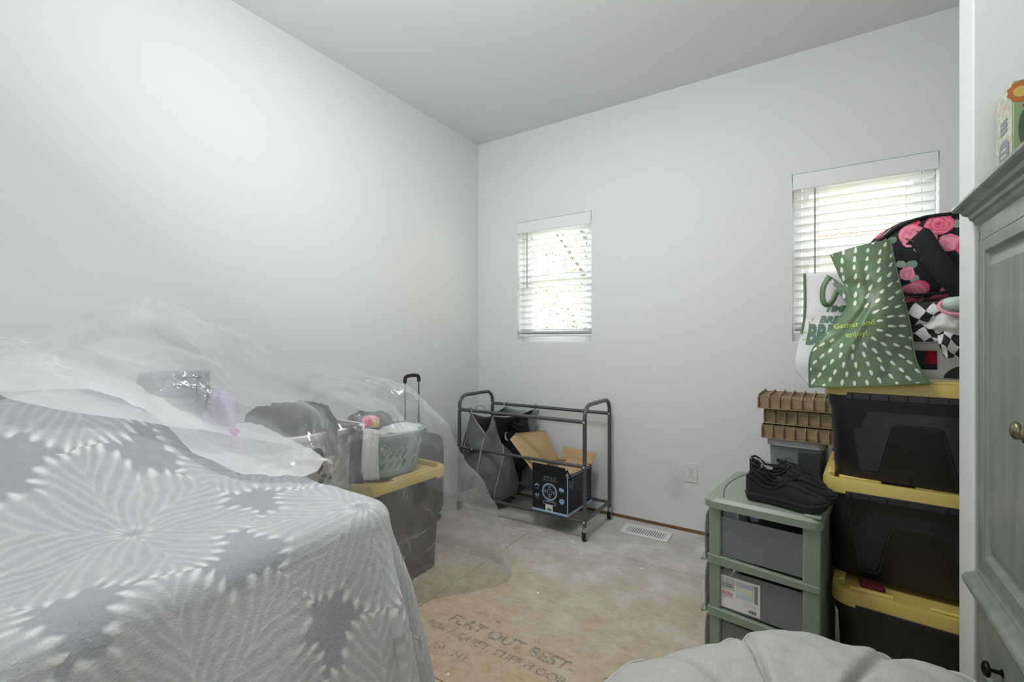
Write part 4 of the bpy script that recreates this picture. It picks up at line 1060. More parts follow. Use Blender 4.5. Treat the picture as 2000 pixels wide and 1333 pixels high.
# green shopping bag
gb = thing('green_shopping_bag', 'green reusable shopping bag with white drops and lime lettering, slumped on the top tote', 'bag', (.15, 1.95, ZT))
GM = Matrix.Translation((-.15, -1.95, -ZT))
YG = 1.925
Lf = [A(1622, 497, 1.985), A(1640, 540, 1.975), A(1661, 585, 1.96), A(1630, 632, 1.945), A(1584, 688, 1.93), A(1580, 757, 1.915)]
Rt = [A(1738, 468, 1.985), A(1749, 520, 1.975), A(1764, 580, 1.96), A(1778, 640, 1.945), A(1790, 708, 1.93), A(1818, 749, 1.915)]
def front(u, v):
    l = crs(Lf, v); r = crs(Rt, v); p = l.lerp(r, u)
    bul = sin(pi*u)**.8*(.030+.02*sin(pi*v))
    p = p+Vector((0, -bul, 0))
    p += Vector((0, 1, 0))*(-.010*math.exp(-((u-.42+.1*v)/.05)**2)*sst((v-.3)*4)*sst((1-v)*3)+.016*math.exp(-((u-(.35-.5*(v-.43)))/.09)**2)*sst(v*2))
    p += Vector((.2, 1, .1))*(ridge(p, 6)*.006+fbm(p, 10)*.005)*sst(min(v, 1-v)*8+.2)
    return p
nu, nv = 46, 60
cc = A(1662, 635, 1.93)
rows = [[front(i/(nu-1), j/(nv-1)) for i in range(nu)] for j in range(nv)]
uvs = [((p.x-cc.x)*1.0+.0, (p.z-cc.z)) for r_ in rows for p in r_]
MB().grid(rows).build('front_panel', M_bag, gb, smooth='all', solid=.0015, M=GM, uv=uvs)
back = [[Vector((p.x+.004, p.y+.02+.07*(j/(nv-1)), p.z)) for p in r_] for j, r_ in enumerate([r2[::5]+[r2[-1]] for r2 in rows])]
MB().grid(back[::3]+[back[-1]]).build('back_panel', M_baggreen, gb, smooth='all', solid=.0015, M=GM)
for k, nm in ((0, 'left_gusset'), (-1, 'right_gusset')):
    g = [[r_[k], r_[k].lerp(b_[k], .5)+Vector((.02 if k == 0 else -.02, 0, 0)), b_[k]] for r_, b_ in zip(rows[::3]+[rows[-1]], back[::3]+[back[-1]])]
    MB().grid(g).build('side_gusset', M_baggreen, gb, smooth='all', solid=.0015, M=GM)
for pts in ([r_[0] for r_ in rows], [r_[-1] for r_ in rows], rows[-1]):
    MB().tube([p+Vector((0, -.001, 0)) for p in pts[::2]+[pts[-1]]], .0026, 6).build('seam_binding', M_baggreen, gb, smooth=True, M=GM)
MB().grid([[p+Vector((0, 0, -.0)) for p in rows[-1][::5]+[rows[-1][-1]]], [p for p in back[-1]]]).build('bag_base', M_baggreen, gb, M=GM)
# fold of the far side and its handle
fo = [[A(1613, 536, 1.99), A(1630, 545, 1.985), A(1648, 560, 1.98)], [A(1622, 550, 1.985), A(1640, 565, 1.98), A(1660, 585, 1.97)], [A(1640, 575, 1.98), A(1652, 590, 1.975), A(1657, 592, 1.97)]]
rw = disp(loft(fo, 12, 10), lambda p, u, v: fbm(p, 12)*.004); uvf = [((p.x-cc.x), (p.z-cc.z)) for r_ in rw for p in r_]
MB().grid(rw).build('folded_top', M_bag, gb, smooth='all', solid=.0015, M=GM, uv=uvf)
hp = [A(1620, 540, 1.985), A(1608, 562, 1.97), A(1607, 585, 1.965), A(1614, 596, 1.965), A(1626, 588, 1.972), A(1637, 562, 1.985)]
P = [crs(hp, k/24) for k in range(25)]
rr_ = []
for k, p in enumerate(P):
    t_ = (P[min(k+1, 24)]-P[max(k-1, 0)]).normalized(); n_ = Vector((t_.z, .25, -t_.x)).normalized()*.0085; rr_.append([p-n_, p+n_])
MB().grid(rr_).build('handle', M_baggreen, gb, smooth='all', solid=.002, M=GM)
def bagtext(s, cx, cz, size, name, par, rot=.12, **kw):
    def w(c):
        x, y = c.x*cos(rot)-c.y*sin(rot), c.x*sin(rot)+c.y*cos(rot)
        X, Z = cx+x, cz+y
        # find the front surface here
        best = None
        v = .5; u = .5
        for _ in range(12):
            p = front(u, v); v += (p.z-Z)/max(.1, (front(u, 0).z-front(u, 1).z)); v = min(max(v, 0), 1)
            l = crs(Lf, v); r = crs(Rt, v); u += (X-front(u, v).x)/max(.05, r.x-l.x); u = min(max(u, 0), 1)
        p = front(u, v); return GM @ Vector((X, p.y-.0022, Z))
    return text(s, name, M_limeink, par, size, w, ext=0, **kw)
q = A(1668, 634, 1.90); bagtext('Gather and', q.x, q.z, .024, 'lettering', gb, bold=.0004)
q = A(1673, 653, 1.90); bagtext('enjoy!', q.x, q.z, .024, 'lettering', gb, bold=.0004)

# white bag behind it
wbg = thing('white_shopping_bag', 'white shopping bag with green block lettering, behind the green bag', 'bag', (.03, 2.06, ZT))
WM = Matrix.Translation((-.03, -2.06, -ZT))
wl = [A(1571, 535, 2.05), A(1572, 600, 2.045), A(1567, 640, 2.04), A(1553, 715, 2.03), A(1577, 752, 2.02)]
wr_ = [A(1660, 532, 2.05), A(1680, 600, 2.045), A(1700, 650, 2.04), A(1700, 715, 2.03), A(1700, 747, 2.02)]
def wf(u, v):
    p = crs(wl, v).lerp(crs(wr_, v), u)+Vector((0, -.02*sin(pi*u)*sin(pi*v), 0)); return p+Vector((.2, 1, 0))*(ridge(p, 5)*.006+fbm(p, 9)*.006)*sst(v*2)
rows = [[wf(i/27, j/35) for i in range(28)] for j in range(36)]
MB().grid(rows).build('front_panel', M_bagwhite, wbg, smooth='all', solid=.0015, M=WM)
bk = [[Vector((p.x, p.y+.05, p.z)) for p in r_] for r_ in rows]
MB().grid(bk).build('back_panel', M_bagwhite, wbg, smooth='all', solid=.0015, M=WM)
MB().grid([[a_[0], b_[0]] for a_, b_ in zip(rows, bk)]).grid([[a_[-1], b_[-1]] for a_, b_ in zip(rows, bk)]).grid([rows[-1], bk[-1]]).build('side_gusset', M_bagwhite, wbg, smooth='all', M=WM)
MB().tube([r_[0]+Vector((0, -.002, 0)) for r_ in rows[:20]], .0045, 6).build('edge_binding', M_baggreen, wbg, smooth=True, M=WM)
def wtext(s, px, py, size, bold, rot=-.05, sh=.25, xs=1):
    q_ = A(px, py, 2.04)
    def w(c):
        x, y = c.x*xs*cos(rot)-c.y*sin(rot), c.x*xs*sin(rot)+c.y*cos(rot); X, Z = q_.x+x, q_.z+y
        u, v = .3, .5
        for _ in range(10):
            p = wf(u, v); v = min(max(v+(p.z-Z)/.42, 0), 1); l = crs(wl, v); r = crs(wr_, v); u = min(max(u+(X-wf(u, v).x)/(r.x-l.x), 0), 1)
        return WM @ Vector((X, wf(u, v).y-.0025, Z))
    text(s, 'lettering', M_greenink, wbg, size, w, ext=0, bold=bold, align='LEFT', shear=sh)
wtext('TIME TO', 1610, 604, .031, .0016); wtext('BREAK', 1600, 625, .034, .0018); wtext('BREAD', 1574, 655, .100, .005, -.06, .2, .5)
m = MB()
for k, (px, py, a_) in enumerate(((1580, 632, 1.3), (1573, 650, 2.8), (1571, 664, 3.6), (1587, 625, 1.2))):
    q_ = A(px, py, 2.02); u_ = Vector((cos(a_), 0, sin(a_)))*.011; v_ = Vector((-sin(a_), 0, cos(a_)))*.0028
    m.add([q_-u_, q_-v_, q_+u_, q_+v_], [(0, 1, 2, 3)])
m.build('printed_ray', M_limeink, wbg, M=WM)
# ------------------------------------------------------------------ table and blanket
XE, YE = -.917, .871
def top(x, y):
    z = .75+.30*sst((-x-1.15)/.62)*sst((.92-y)/.56)
    p = Vector((x, y, 0))
    z += .012*noise.noise(p*4.2)+.006*noise.noise(p*11)
    # soft fold ridges running down from the hump
    for ax, ay, bx, by, w, h in ((-1.60, .12, -2.02, .60, .035, -.06), (-1.72, .05, -2.1, .45, .08, .05), (-1.45, .45, -1.80, .80, .05, .025), (-1.30, .20, -1.62, .52, .06, .018)):
        dx, dy = bx-ax, by-ay; t = min(max(((x-ax)*dx+(y-ay)*dy)/(dx*dx+dy*dy), 0), 1)
        d = math.hypot(x-ax-dx*t, y-ay-dy*t); z += h*math.exp(-(d/w)**2)*sin(pi*min(max(t, .05), .95))
    return z
tb = thing('wooden_table', 'dark red wooden table almost hidden under the fleece blanket', 'table', (-1.56, .25, 0))
MB().box(-.64, .60, -1.2, .57, .66, .70).build('table_top', M_redwood, tb, bevel=.01)
for x in (-.60, .56):
    for y in (-1.15, .53): MB().box(x-.035, x+.035, y-.035, y+.035, 0, .66).build('leg', M_redwood, tb, bevel=.006)
MB().box(-.57, .53, .50, .53, .56, .66).box(.53, .56, -1.1, .50, .56, .66).build('apron', M_redwood, tb)
mt = MB().box(-2.20, XE-.06, -.98, YE-.06, .70, .722).build('folded_mattress', M_whitecloth, None, bevel=.015); tag(mt, 'thin pad lying on the table beneath the blanket', 'pad')
bp_ = lump('pillow_pile', M_whitecloth, None, -1.80, .10, .722, .34, .48, .17, 5, amp=.03); tag(bp_, 'soft pile under the blanket making its hump', 'pillow')
DL = .47; RC = .085
def cloth(a, b):
    cx, cy = XE-RC, YE-RC
    # nearest point on the rounded outline
    if a > cx and b > cy:
        v = Vector((a-cx, b-cy)); d = v.length; n = v/d if d > 1e-9 else Vector((1, 0)); s = d-RC; c = Vector((cx, cy))+n*RC
    elif a-XE > b-YE: s = a-XE; n = Vector((1, 0)); c = Vector((XE, b))
    else: s = b-YE; n = Vector((0, 1)); c = Vector((a, YE))
    rr = .055
    s2 = s+rr
    if s2 <= 0: return Vector((a, b, top(a, b)))
    z0 = top(min(a, c.x), min(b, c.y))
    ba = rr*pi/2
    if s2 < ba:
        th = s2/rr; out = -rr+rr*sin(th); dz = -rr*(1-cos(th))
    else:
        out = 0; dz = -rr-(s2-ba)
    t = max(0, s2-ba)
    per = math.atan2(n.y, n.x)
    sidec = (c.y*1.0 if n.x > .99 else (-c.x if n.y > .99 else 3+per*.5))
    fold = (sin(per*6.0+.8)*.03 if 0 < n.x < .999 and 0 < n.y < .999 else 0)
    k = sst(t/.25)
    fl = .20*t+.018*k*sin(c.y*15+.8)*(1 if n.x > .99 else .0)+.02*k*sin(c.x*13)*(1 if n.y > .99 else 0)+fold*k
    out += fl+.012*k*noise.noise(Vector((c.x*6, c.y*6, dz*3)))
    return Vector((c.x+n.x*out, c.y+n.y*out, z0+dz*.985))
st_ = .0125; na = int((XE+2.19+DL)/st_); nb = int((YE+.95+DL)/st_)
rows = []; uvs = []
for j in range(nb+1):
    r_ = []
    for i in range(na+1):
        a = -2.19+(XE+2.19+DL)*i/na; b = -.95+(YE+.95+DL)*j/nb
        # the hem lifts in an arch near the corner
        if a > XE:
            lim = 1-.13*math.exp(-((b-.81)/.05)**2); a2 = XE+(a-XE)*lim
        else: a2 = a
        r_.append(cloth(a2, b)); uvs.append((a2, b))
    rows.append(r_)
o = MB().grid(rows).build('fleece_blanket', M_fleece, None, smooth='all', solid=.008, uv=uvs)
tag(o, 'thick grey fleece blanket with white feathery rosettes draped over the table', 'blanket')
# ------------------------------------------------------------------ things under the plastic
tote('storage_tote', 'tall black tote with yellow lid under the clear plastic sheet', (-1.885, 1.50, 0), radians(90-2), .72, .56, .525, group='black and yellow totes by the left wall')
def lbasket(label, loc, rz, w, d, h, m_, group=None, nholes=None, rc=.06, fr=.86):
    t = thing('laundry_basket', label, 'basket', loc, rz, group)
    per = 260
    def hl(u, v):
        a = u*30; i = int(a); fu = a-i
        for r_, (v0, v1) in enumerate(((.14, .36), (.40, .62), (.66, .84))):
            if (i+r_) % 2 == 0: pass
            if v0 < v < v1:
                f = (v-v0)/(v1-v0); cx_ = .25+.5*f; w_ = .30*math.sqrt(max(0, 1-(2*f-1)**2))
                if abs(fu-cx_) < w_ and (i % 6) != 5: return True
        return False
    N = per; ob = finerr(w*fr, d*fr, rc*.9, N); ot = finerr(w, d, rc, N); mb = MB(); nz = 26; vs = []; fs = []
    for j in range(nz+1):
        f = j/nz
        for i in range(N): vs.append(Vector((ob[i][0]*(1-f)+ot[i][0]*f, ob[i][1]*(1-f)+ot[i][1]*f, h*f)))
    for j in range(nz):
        for i in range(N):
            if hl((i+.5)/N, (j+.5)/nz): continue
            fs.append((j*N+i, j*N+(i+1) % N, (j+1)*N+(i+1) % N, (j+1)*N+i))
    fs.append(tuple(range(N)))
    mb.add(vs, fs).build('basket_wall', m_, t, smooth=True, solid=.003, angle=50)
    r = []
    for e, z in ((0, h-.004), (.016, h-.012), (.018, h+.004), (.008, h+.009), (-.004, h+.006)):
        r.append([(x, y, z) for x, y in rrect(w+2*e, d+2*e, rc+e, 8)])
    MB().rings(r, cap0=False, cap1=False).build('basket_rim', m_, t, smooth=True, solid=.003)
    return t
TZ = .532
lbasket('white laundry basket with slanted oval holes under the clear sheet', (-1.905, 1.165, TZ), radians(90), .37, .53, .265, M_basketwhite, 'laundry baskets under the sheet')
lbasket('pale teal oval laundry basket with slanted holes under the clear sheet', (-1.80, 1.585, TZ), radians(84), .39, .34, .195, M_teal, 'laundry baskets under the sheet', rc=.155, fr=.84)
o = lump('black_laundry', M_blackcloth, None, -1.86, 1.16, .785, .15, .22, .10, 21, rz=radians(90), amp=1.6, sc=11); tag(o, 'black clothes heaped in the white basket under the sheet', 'clothes')
o = lump('black_laundry', M_charcoal, None, -1.86, 1.55, .72, .12, .12, .085, 22, amp=1.6, sc=12); tag(o, 'charcoal clothes heaped in the teal basket under the sheet', 'clothes')
o = lump('white_towel', M_whitecloth, None, -1.72, 1.62, .725, .09, .12, .030, 23, amp=1.6, sc=14); tag(o, 'white towel spilling over the teal basket rim', 'towel')
M_toy = floral('bright_print', 'd9b93a', 1.2)
o = lump('bright_printed_cloth', M_toy, None, -1.76, 1.47, .765, .045, .045, .05, 24, amp=.4, n=14); tag(o, 'small yellow and red printed cloth on top of the teal basket', 'cloth')
def hang(name, label, px0, px1, ytop, ybot, X, m_, taper=0):
    rws = []
    for j in range(16):
        v = j/15; y = ytop+(ybot-ytop)*v
        l = at(px0+taper*v, y, X=X+.012*sin(v*3)); r = at(px1-taper*v*.6, y, X=X+.008)
        rws.append([l.lerp(r, u/8)+Vector((.006*sin(u*1.9+v*5), 0, 0)) for u in range(9)])
    rws = [[p+Vector((-.07, .01, -.004)) for p in rws[0]]]+rws
    o = MB().grid(rws).build(name, m_, None, smooth='all', solid=.010); tag(o, label, 'sock' if 'sock' in name else 'cloth')
hang('dark_sock', 'dark sock hanging over the white basket rim', 637, 658, 829, 890, -1.606, M_charcoal)
hang('grey_sleeve', 'long dark grey sleeve hanging between the two baskets', 686, 706, 834, 945, -1.590, M_charcoal, -3)
hang('white_sock', 'long white sock hanging over the teal basket rim', 708, 738, 842, 938, -1.585, M_whitecloth, -2)
# boxes and bags heaped behind the blanket
gbx = thing('ribbed_grey_box', 'small grey ribbed box showing through the gap in the plastic', 'box', (-1.93, .735, .895), radians(58))
MB().box(-.10, .10, -.06, .06, 0, .165).build('box_body', M_grayplastic, gbx, bevel=.012)
for k in range(5): MB().box(-.09, .09, -.0625, -.0595, .015+k*.032, .019+k*.032).build('rib', M_charcoal, gbx)
for x in (-.065, .075): MB().box(x-.002, x+.002, -.0630, -.0595, .012, .15).build('rib', M_charcoal, gbx)
o = lump('lilac_bag', M_purple, None, -1.80, .83, .79, .10, .05, .17, 31, amp=.9); tag(o, 'crinkled lilac bag on the blanket under the sheet', 'bag')
o = lump('magenta_bag', M_magenta, None, -1.67, .80, .775, .05, .04, .085, 32, amp=.9); tag(o, 'small magenta wrapped item beside the lilac bag', 'bag')

# suitcase with raised handle
sc_ = thing('suitcase', 'navy upright suitcase with raised telescopic handle against the left wall', 'suitcase', (-2.12, 2.13, 0))
blob('suitcase_shell', (-.0, .02, .30), .10, .16, .265, M_navy, sc_, e=.28, amp=.002)
ht, hb = .935-.0, .55
for y in (-.060, .060):
    MB().tube([(-.03, y, hb-.03), (-.03, y, .915)], .0055, 8).build('handle_tube', M_chrome, sc_, smooth=True)
    MB().tube([(-.03, y, hb+.06), (-.03, y, hb+.15)], .0075, 8).build('tube_sleeve', M_darkmetal, sc_, smooth=True)
P = [(-.03, -.060, .905), (-.03, -.060, .930), (-.03, -.048, .945), (-.03, 0, .950), (-.03, .048, .945), (-.03, .060, .930), (-.03, .060, .905)]
MB().tube([crs([Vector(p) for p in P], k/20) for k in range(21)], .0115, 10).build('grip', M_ink, sc_, smooth=True)
for x in (-.07, .07):
    for y in (-.10, .13): MB().tube([(x-.01, y, .022), (x+.01, y, .022)], .022, 12).build('wheel', M_rubber, sc_, smooth=True)

# ------------------------------------------------------------------ plastic sheets
def wrinkle(p, u, v):
    q = Vector((p.x*1.0, p.y*1.0, p.z*.8))
    k = sst(noise.noise(q*2.3)*1.5+.5)
    return ridge(q+Vector((.3, 0, 0)), 2.6)*.034+ridge(q, 6)*.020*k+ridge(q+Vector((0, .5, 0)), 13)*.007*k+fbm(q, 13, 2)*.004*k
SA = [[(-2.235, .05, .97), (-2.15, .05, 1.07), (-2.0, .10, 1.075), (-1.8, .15, 1.075), (-1.65, .2, 1.06), (-1.55, .25, 1.02)],
      [(-2.235, .43, 1.1), (-2.15, .43, 1.16), (-2.0, .45, 1.15), (-1.85, .45, 1.09), (-1.7, .45, 1.03), (-1.5, .45, .94)],
      [(-2.235, .69, 1.2), (-2.12, .69, 1.32), (-1.98, .69, 1.24), (-1.8, .69, 1.10), (-1.65, .68, .98), (-1.45, .67, .87)],
      [(-2.235, .95, 1.12), (-2.12, .93, 1.21), (-1.98, .9, 1.13), (-1.8, .87, 1.02), (-1.62, .86, .92), (-1.36, .86, .80)],
      [(-2.235, 1.28, 1.0), (-2.1, 1.26, 1.08), (-1.95, 1.18, 1.02), (-1.75, 1.1, .92), (-1.50, 1.0, .90), (-1.36, .96, .74)],
      [(-2.235, 1.6, .88), (-1.97, 1.53, .98), (-1.78, 1.38, .95), (-1.52, 1.26, .84), (-1.44, 1.22, .42), (-1.42, 1.20, .004)],
      [(-2.235, 1.75, .8), (-1.92, 1.62, .96), (-1.72, 1.55, .87), (-1.52, 1.5, .68), (-1.49, 1.5, .3), (-1.48, 1.5, .004)],
      [(-2.235, 1.85, .75), (-1.87, 1.68, .92), (-1.66, 1.68, .81), (-1.54, 1.69, .54), (-1.42, 1.71, .27), (-1.33, 1.735, .004)],
      [(-2.235, 1.9, .7), (-1.87, 1.73, .91), (-1.66, 1.79, .78), (-1.55, 1.90, .54), (-1.41, 1.95, .27), (-1.29, 1.93, .004)],
      [(-2.235, 1.93, .65), (-1.95, 1.80, .86), (-1.87, 1.88, .72), (-1.8, 1.95, .5), (-1.72, 1.96, .25), (-1.65, 1.97, .004)],
      [(-2.235, 1.92, .6), (-2.1, 1.86, .8), (-2.1, 1.90, .6), (-2.1, 1.92, .4), (-2.1, 1.93, .2), (-2.1, 1.94, .004)]]
rows = loft(SA, 110, 200)
rows = disp(rows, lambda p, u, v: wrinkle(p, u, v)*sst(u*8)*(1-.55*sst((u-.45)*6)*sst((v-.30)*8)*(1-sst((v-.62)*8))))
rows = [[Vector((max(p.x, -2.243), p.y, max(p.z, .003, (top(p.x, p.y)+.012) if (p.x < XE and p.y < YE+.02) else 0))) for p in r_] for r_ in rows]
o = MB().grid(rows).build('plastic_sheet', M_film, None, smooth='all')
att = o.data.attributes.new('layers', 'FLOAT', 'POINT')
for i_, v_ in enumerate(o.data.vertices): att.data[i_].value = (sst((.72-v_.co.y)/.15)+.3*sst((1.3-v_.co.y)/.4))*.8
tag(o, 'large clear plastic sheet tented over the baskets and totes by the left wall', 'sheet')
SB = [[(-1.80, .02), (-1.74, .25), (-1.66, .40), (-1.55, .52), (-1.42, .60), (-1.30, .70), (-1.235, .80)],
      [(-1.95, .10), (-1.88, .33), (-1.80, .50), (-1.68, .62), (-1.52, .71), (-1.36, .78), (-1.235, .835)],
      [(-2.06, .22), (-1.98, .44), (-1.91, .58), (-1.84, .70), (-1.64, .80), (-1.42, .84), (-1.24, .865)],
      [(-2.14, .34), (-2.06, .52), (-2.0, .66), (-1.90, .80), (-1.68, .88), (-1.45, .90), (-1.25, .90)]]
BZ = [[.022, .022, .022, .02, .02, .02, .02], [.05, .05, .05, .045, .04, .035, .03], [.07, .075, .085, .08, .06, .055, .05], [.05, .07, .09, .10, .09, .06, .03]]
SB = [[Vector((x, y, top(min(x, XE-.05), min(y, YE-.05))+dz)) for (x, y), dz in zip(c, z)] for c, z in zip(SB, BZ)]
rows = loft(SB, 110, 50)
rows = disp(rows, lambda p, u, v: (ridge(p, 5)*.012+fbm(p, 14)*.006+ridge(p, 16)*.006*sst((u-.6)*4)))
rows = [[Vector((p.x, p.y, max(p.z, top(p.x, p.y)+.010 if p.y < YE+.02 else .7))) for p in r_] for r_ in rows]
o = MB().grid(rows).build('plastic_sheet', M_film2, None, smooth='all'); tag(o, 'hazy folded edge of plastic lying along the back of the fleece blanket', 'sheet')
# ------------------------------------------------------------------ armoire
XF = .348; AY1 = 1.600; AY0 = .81; AT = 1.470
ar = thing('armoire', 'grey green painted armoire with panelled doors and stepped crown in the right corner', 'cabinet', (XF, (AY0+AY1)/2, 0))
AM = Matrix.Translation((-XF, -(AY0+AY1)/2, 0))
m = MB(); m.box(XF+.02, XF+.50, AY0, AY1, .06, AT).build('carcass', M_armoire, ar, M=AM, bevel=.003)
mid = (AY0+AY1)/2
# face frame
m = MB(); m.box(XF, XF+.02, AY1-.022, AY1, .06, AT).box(XF, XF+.02, AY0, AY0+.022, .06, AT).box(XF, XF+.02, AY0+.022, AY1-.022, 1.415, AT).box(XF, XF+.02, AY0+.022, AY1-.022, .535, .62).box(XF, XF+.02, AY0+.022, AY1-.022, .06, .14)
m.build('face_frame', M_armoire, ar, M=AM, bevel=.002)
m = MB().tube([(XF+.001, AY1-.002, .08), (XF+.001, AY1-.002, AT)], .005, 8); m.tube([(XF-.001, AY1-.014, .62), (XF-.001, AY1-.014, AT-.03)], .0035, 6); m.build('corner_bead', M_armoire, ar, M=AM, smooth=True)
# crown: stepped mitred profile swept around front and sides
prof = [(.0, 1.455), (-.006, 1.462), (-.010, 1.470), (-.016, 1.474), (-.018, 1.482), (-.028, 1.486), (-.032, 1.493), (-.046, 1.496), (-.050, 1.500), (-.050, 1.506), (-.046, 1.509)]
m = MB(); rr_ = []
for dx, z in prof: rr_.append([(XF+.50, AY1-.0+.004, z), (XF+dx, AY1+.004, z), (XF+dx, AY0+dx, z), (XF+.50, AY0+dx, z)])
m.rings(rr_).build('crown', M_armoire, ar, M=AM)
# waist moulding, half round nose
P = []
for k in range(9): a = -pi/2+pi*k/8; P.append((-.026*cos(a)-.004, .572+.020*sin(a)))
P += [(-.004, .600), (.004, .602), (.004, .546)]
rr_ = [[(XF+dx, AY1+.003, z) for dx, z in P], [(XF+dx, AY0-.003, z) for dx, z in P]]
MB().rings(rr_).build('waist_moulding', M_armoire, ar, M=AM, smooth=True, angle=50)
def door(y0, y1, knob_y):
    d = bpy.data.objects.new('door', None); COL.objects.link(d); d.parent = ar; d.location = (-.0, 0, 0)
    z0_, z1_ = .622, 1.413; sw = .052; x0, x1 = XF-.004, XF+.016
    m = MB().box(x0, x1, y1-sw+.018, y1, z0_, z1_).box(x0, x1, y0, y0+sw, z0_, z1_).box(x0, x1, y0+sw, y1-sw+.018, z0_, z0_+.03).box(x0, x1, y0+sw, y1-sw+.018, z1_-.030, z1_)
    m.build('door_frame', M_armoire, d, M=AM, bevel=.003)
    a0, a1, b0, b1 = y0+sw, y1-sw+.018, z0_+.03, z1_-.030
    def R(e, x): return [(x, a0+e, b0+e), (x, a1-e, b0+e), (x, a1-e, b1-e), (x, a0+e, b1-e)]
    MB().rings([R(0, x0+.004), R(.006, x0+.012), R(.012, x0+.013), R(.036, x0+.003), R(.038, x0+.002)], cap0=False).build('raised_panel', M_armoire, d, M=AM)
    knobf(knob_y, 1.003, d, x0)
def knobf(y, z, par, x0, back=M_brass):
    Mx = AM @ Matrix.Translation((x0, y, z)) @ Matrix.Rotation(-pi/2, 4, 'Y')
    k = MB().lathe([(.0085, 0), (.0085, .002), (.0045, .004), (.0042, .018), (.006, .020), (.0155, .022), (.0170, .026), (.0150, .030), (.009, .033), (.003, .034)], 20, Mx).build('knob', back, par, smooth=True, angle=60)
    return k
door(mid+.003, AY1-.024, mid+.003+.022); door(AY0+.024, mid-.003, mid-.003-.022)
for z0_, z1_, nm in ((.345, .530, 0), (.145, .337, 1)):
    d = bpy.data.objects.new('drawer', None); COL.objects.link(d); d.parent = ar
    def R(e, x): return [(x, AY0+.024+e, z0_+e), (x, AY1-.024-e, z0_+e), (x, AY1-.024-e, z1_-e), (x, AY0+.024+e, z1_-e)]
    MB().rings([R(0, XF+.018), R(0, XF-.004), R(.030, XF-.004), R(.036, XF+.004)], cap0=True).build('drawer_front', M_armoire, d, M=AM)
    for y in (AY1-.16, AY0+.16): knobf(y, (z0_+z1_)/2, d, XF+.004, M_darkmetal)
for y in (AY0+.04, AY1-.04):
    for x in (XF+.04, XF+.46): MB().lathe([(.022, 0), (.03, .02), (.034, .04), (.03, .06)], 14, AM @ Matrix.Translation((x, y, 0))).build('bun_foot', M_armoire, ar, smooth=True)
# decorated gift box on top
def muted():
    m = Mat('muted_botanical_print'); co = m.coord(); n = m.noise(co, 45, 3, .6, 1.5); n2 = m.noise(co, 28, 2, .5, 1)
    c = m.mix(n.ss(.4, .6), lin('c9ccb8'), lin('a7ae93')); c = m.mix(n2.ss(.58, .64)*.7, c, lin('c48f74')); m.col(c); m.p.inputs['Roughness'].default_value = .4; return m.m
gx = thing('bird_print_box', 'tall green gift box printed with flowers and a blue bird on top of the armoire', 'box', (.378, 1.482, 1.5095))
m = MB().box(0, .13, 0, .112, 0, .245); m.build('box_body', simple('green_card', '8fa87c', .45, var=.05), gx, bevel=.002)
M_vine = simple('pale_print', 'c3c8b6', .5, var=.08)
MB().add([(-.0006, .002, .003), (-.0006, .110, .003), (-.0006, .110, .242), (-.0006, .002, .242)], [(0, 1, 2, 3)]).build('side_print', muted(), gx)
Sx = lambda y0, y1, z0_, z1_, n_, m_, x=-.0012: MB().add([(x, y0, z0_), (x, y1, z0_), (x, y1, z1_), (x, y0, z1_)], [(0, 1, 2, 3)]).build(n_, m_, gx)
Mgl = simple('print_slate', '83878a', .5); 
MB().add([(-.0012, y, z) for y, z in ((.028, .045), (.078, .045), (.086, .060), (.086, .115), (.070, .128), (.036, .128), (.020, .115), (.020, .060))], [tuple(range(8))]).build('printed_label', Mgl, gx)
for k in range(4): Sx(.036, .070, .062+k*.014, .067+k*.014, 'printed_line', M_vine, -.0018)
for k in range(3): Sx(.032, .076, .145+k*.012, .153+k*.012, 'printed_band', Mgl, -.0014)
Mor = simple('print_orange', 'c5763a', .5, var=.2); Myl = simple('print_gold', 'd8bb62', .5, var=.1); Mbl = simple('print_blue', '3f5f86', .5, var=.2); Mgr = simple('print_dark_green', '4f6253', .5)
fy = -.0007
def disc(n_, cx, cz, r, m_, y, sx=1, n=18, jag=0): MB().add([(cx+cos(2*pi*k/n)*r*sx*(1+jag*(k % 2)), y, cz+sin(2*pi*k/n)*r*(1+jag*(k % 2))) for k in range(n)], [tuple(range(n))]).build(n_, m_, gx)
disc('printed_flower', .014, .218, .022, Mor, fy, n=20, jag=.15); disc('printed_flower_centre', .012, .218, .012, Myl, fy-.0006); disc('printed_bloom', .060, .235, .010, simple('print_red', 'b8443e', .5), fy, 2.5)
disc('printed_leaf', .022, .135, .045, Mgr, fy, .30); disc('printed_leaf', .028, .140, .036, M_vine, fy-.0005, .22); disc('printed_bird', .052, .145, .024, Mbl, fy-.0004, .9); disc('printed_bird', .048, .112, .022, Mgr, fy-.0006, .25)
disc('printed_branch', .030, .186, .006, simple('print_rust', '8e3f2c', .5), fy, 2.6); disc('printed_arch', .058, .040, .055, Mgl, fy-.0008, .62)

# ------------------------------------------------------------------ round tufted chair cushion in the foreground
ch = thing('lounge_seat', 'pale grey tufted fabric seat cushion with piped edge in front of the drawers', 'seat', (-.03, .80, 0))
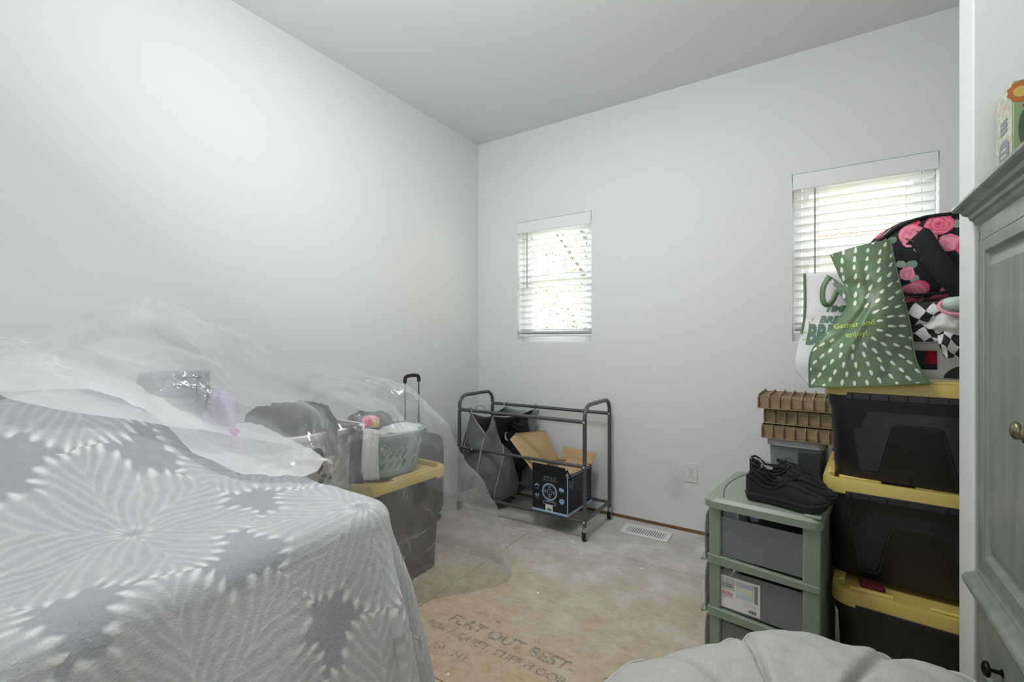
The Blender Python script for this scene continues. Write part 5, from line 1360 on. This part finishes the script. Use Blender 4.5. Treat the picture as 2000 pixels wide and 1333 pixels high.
# outline given as polar radius around the seat centre
ctr = Vector((-.02, .80))
ctrl = [(.285, .60), (.290, .85), (.288, 1.10), (.262, 1.235), (.18, 1.262), (.109, 1.255), (-.034, 1.215), (-.12, 1.15), (-.19, 1.075), (-.27, .97), (-.335, .87), (-.38, .70), (-.37, .50), (-.25, .38), (-.02, .33), (.20, .38)]
NP = 160; outl = []
ct = [Vector((x, y, 0)) for x, y in ctrl]; ct.append(ct[0])
for k in range(NP): outl.append(crs(ct, k/NP))
rows = []
NR = 44
nf = 9
for j in range(NR+1):
    f = j/NR  # 0 centre, 1 rim
    r_ = []
    for k in range(NP+1):
        p = outl[k % NP]; ang_ = math.atan2(p.y-.80, p.x+.02)
        x = ctr.x+(p.x-ctr.x)*f; y = ctr.y+(p.y-ctr.y)*f
        seam = abs(((ang_/(2*pi)*nf+.28) % 1)-.5)*2       # 1 at a radial seam
        z = .552-.050*f**5+.022*(1-(2*f-1)**2)-.050*math.exp(-(f/.10)**2)
        z -= .030*math.exp(-((1-seam)/.10)**2)*sst(f*5)*(1-.5*f)
        q = Vector((x, y, 0)); z += fbm(q, 7)*.010+ridge(q, 6)*.008*f
        sc2 = 1-.018*math.exp(-((1-seam)/.10)**2)*f**3
        r_.append(Vector((ctr.x+(x-ctr.x)*sc2, ctr.y+(y-ctr.y)*sc2, z)))
    rows.append(r_)
rim = rows[-1]
under = []
for f, z in ((1.012, .465), (1.0, .425), (.9, .385), (.5, .355), (.02, .355)):
    under.append([Vector((ctr.x+(p.x-ctr.x)*f, ctr.y+(p.y-ctr.y)*f, z)) for p in rim])
MB().grid(rows).grid([rim]+under).build('cushion', M_linen, ch, smooth='all', M=Matrix.Translation((.03, -.80, 0)))
MB().tube([p+Vector((0, 0, .001)) for p in rim[:-1]], .0042, 6, close=True).build('piping', M_linen, ch, smooth=True, M=Matrix.Translation((.03, -.80, 0)))
MB().lathe([(.20, 0), (.23, .01), (.20, .05), (.17, .15), (.20, .30), (.27, .352)], 32, Matrix.Translation((.01, 0, 0))).build('pedestal', M_charcoal, ch, smooth=True)
MB().lathe([(.010, 0), (.014, .003), (.008, .008)], 12, Matrix.Translation((.01, 0, .452))).build('tuft_button', M_linen, ch, smooth=True)
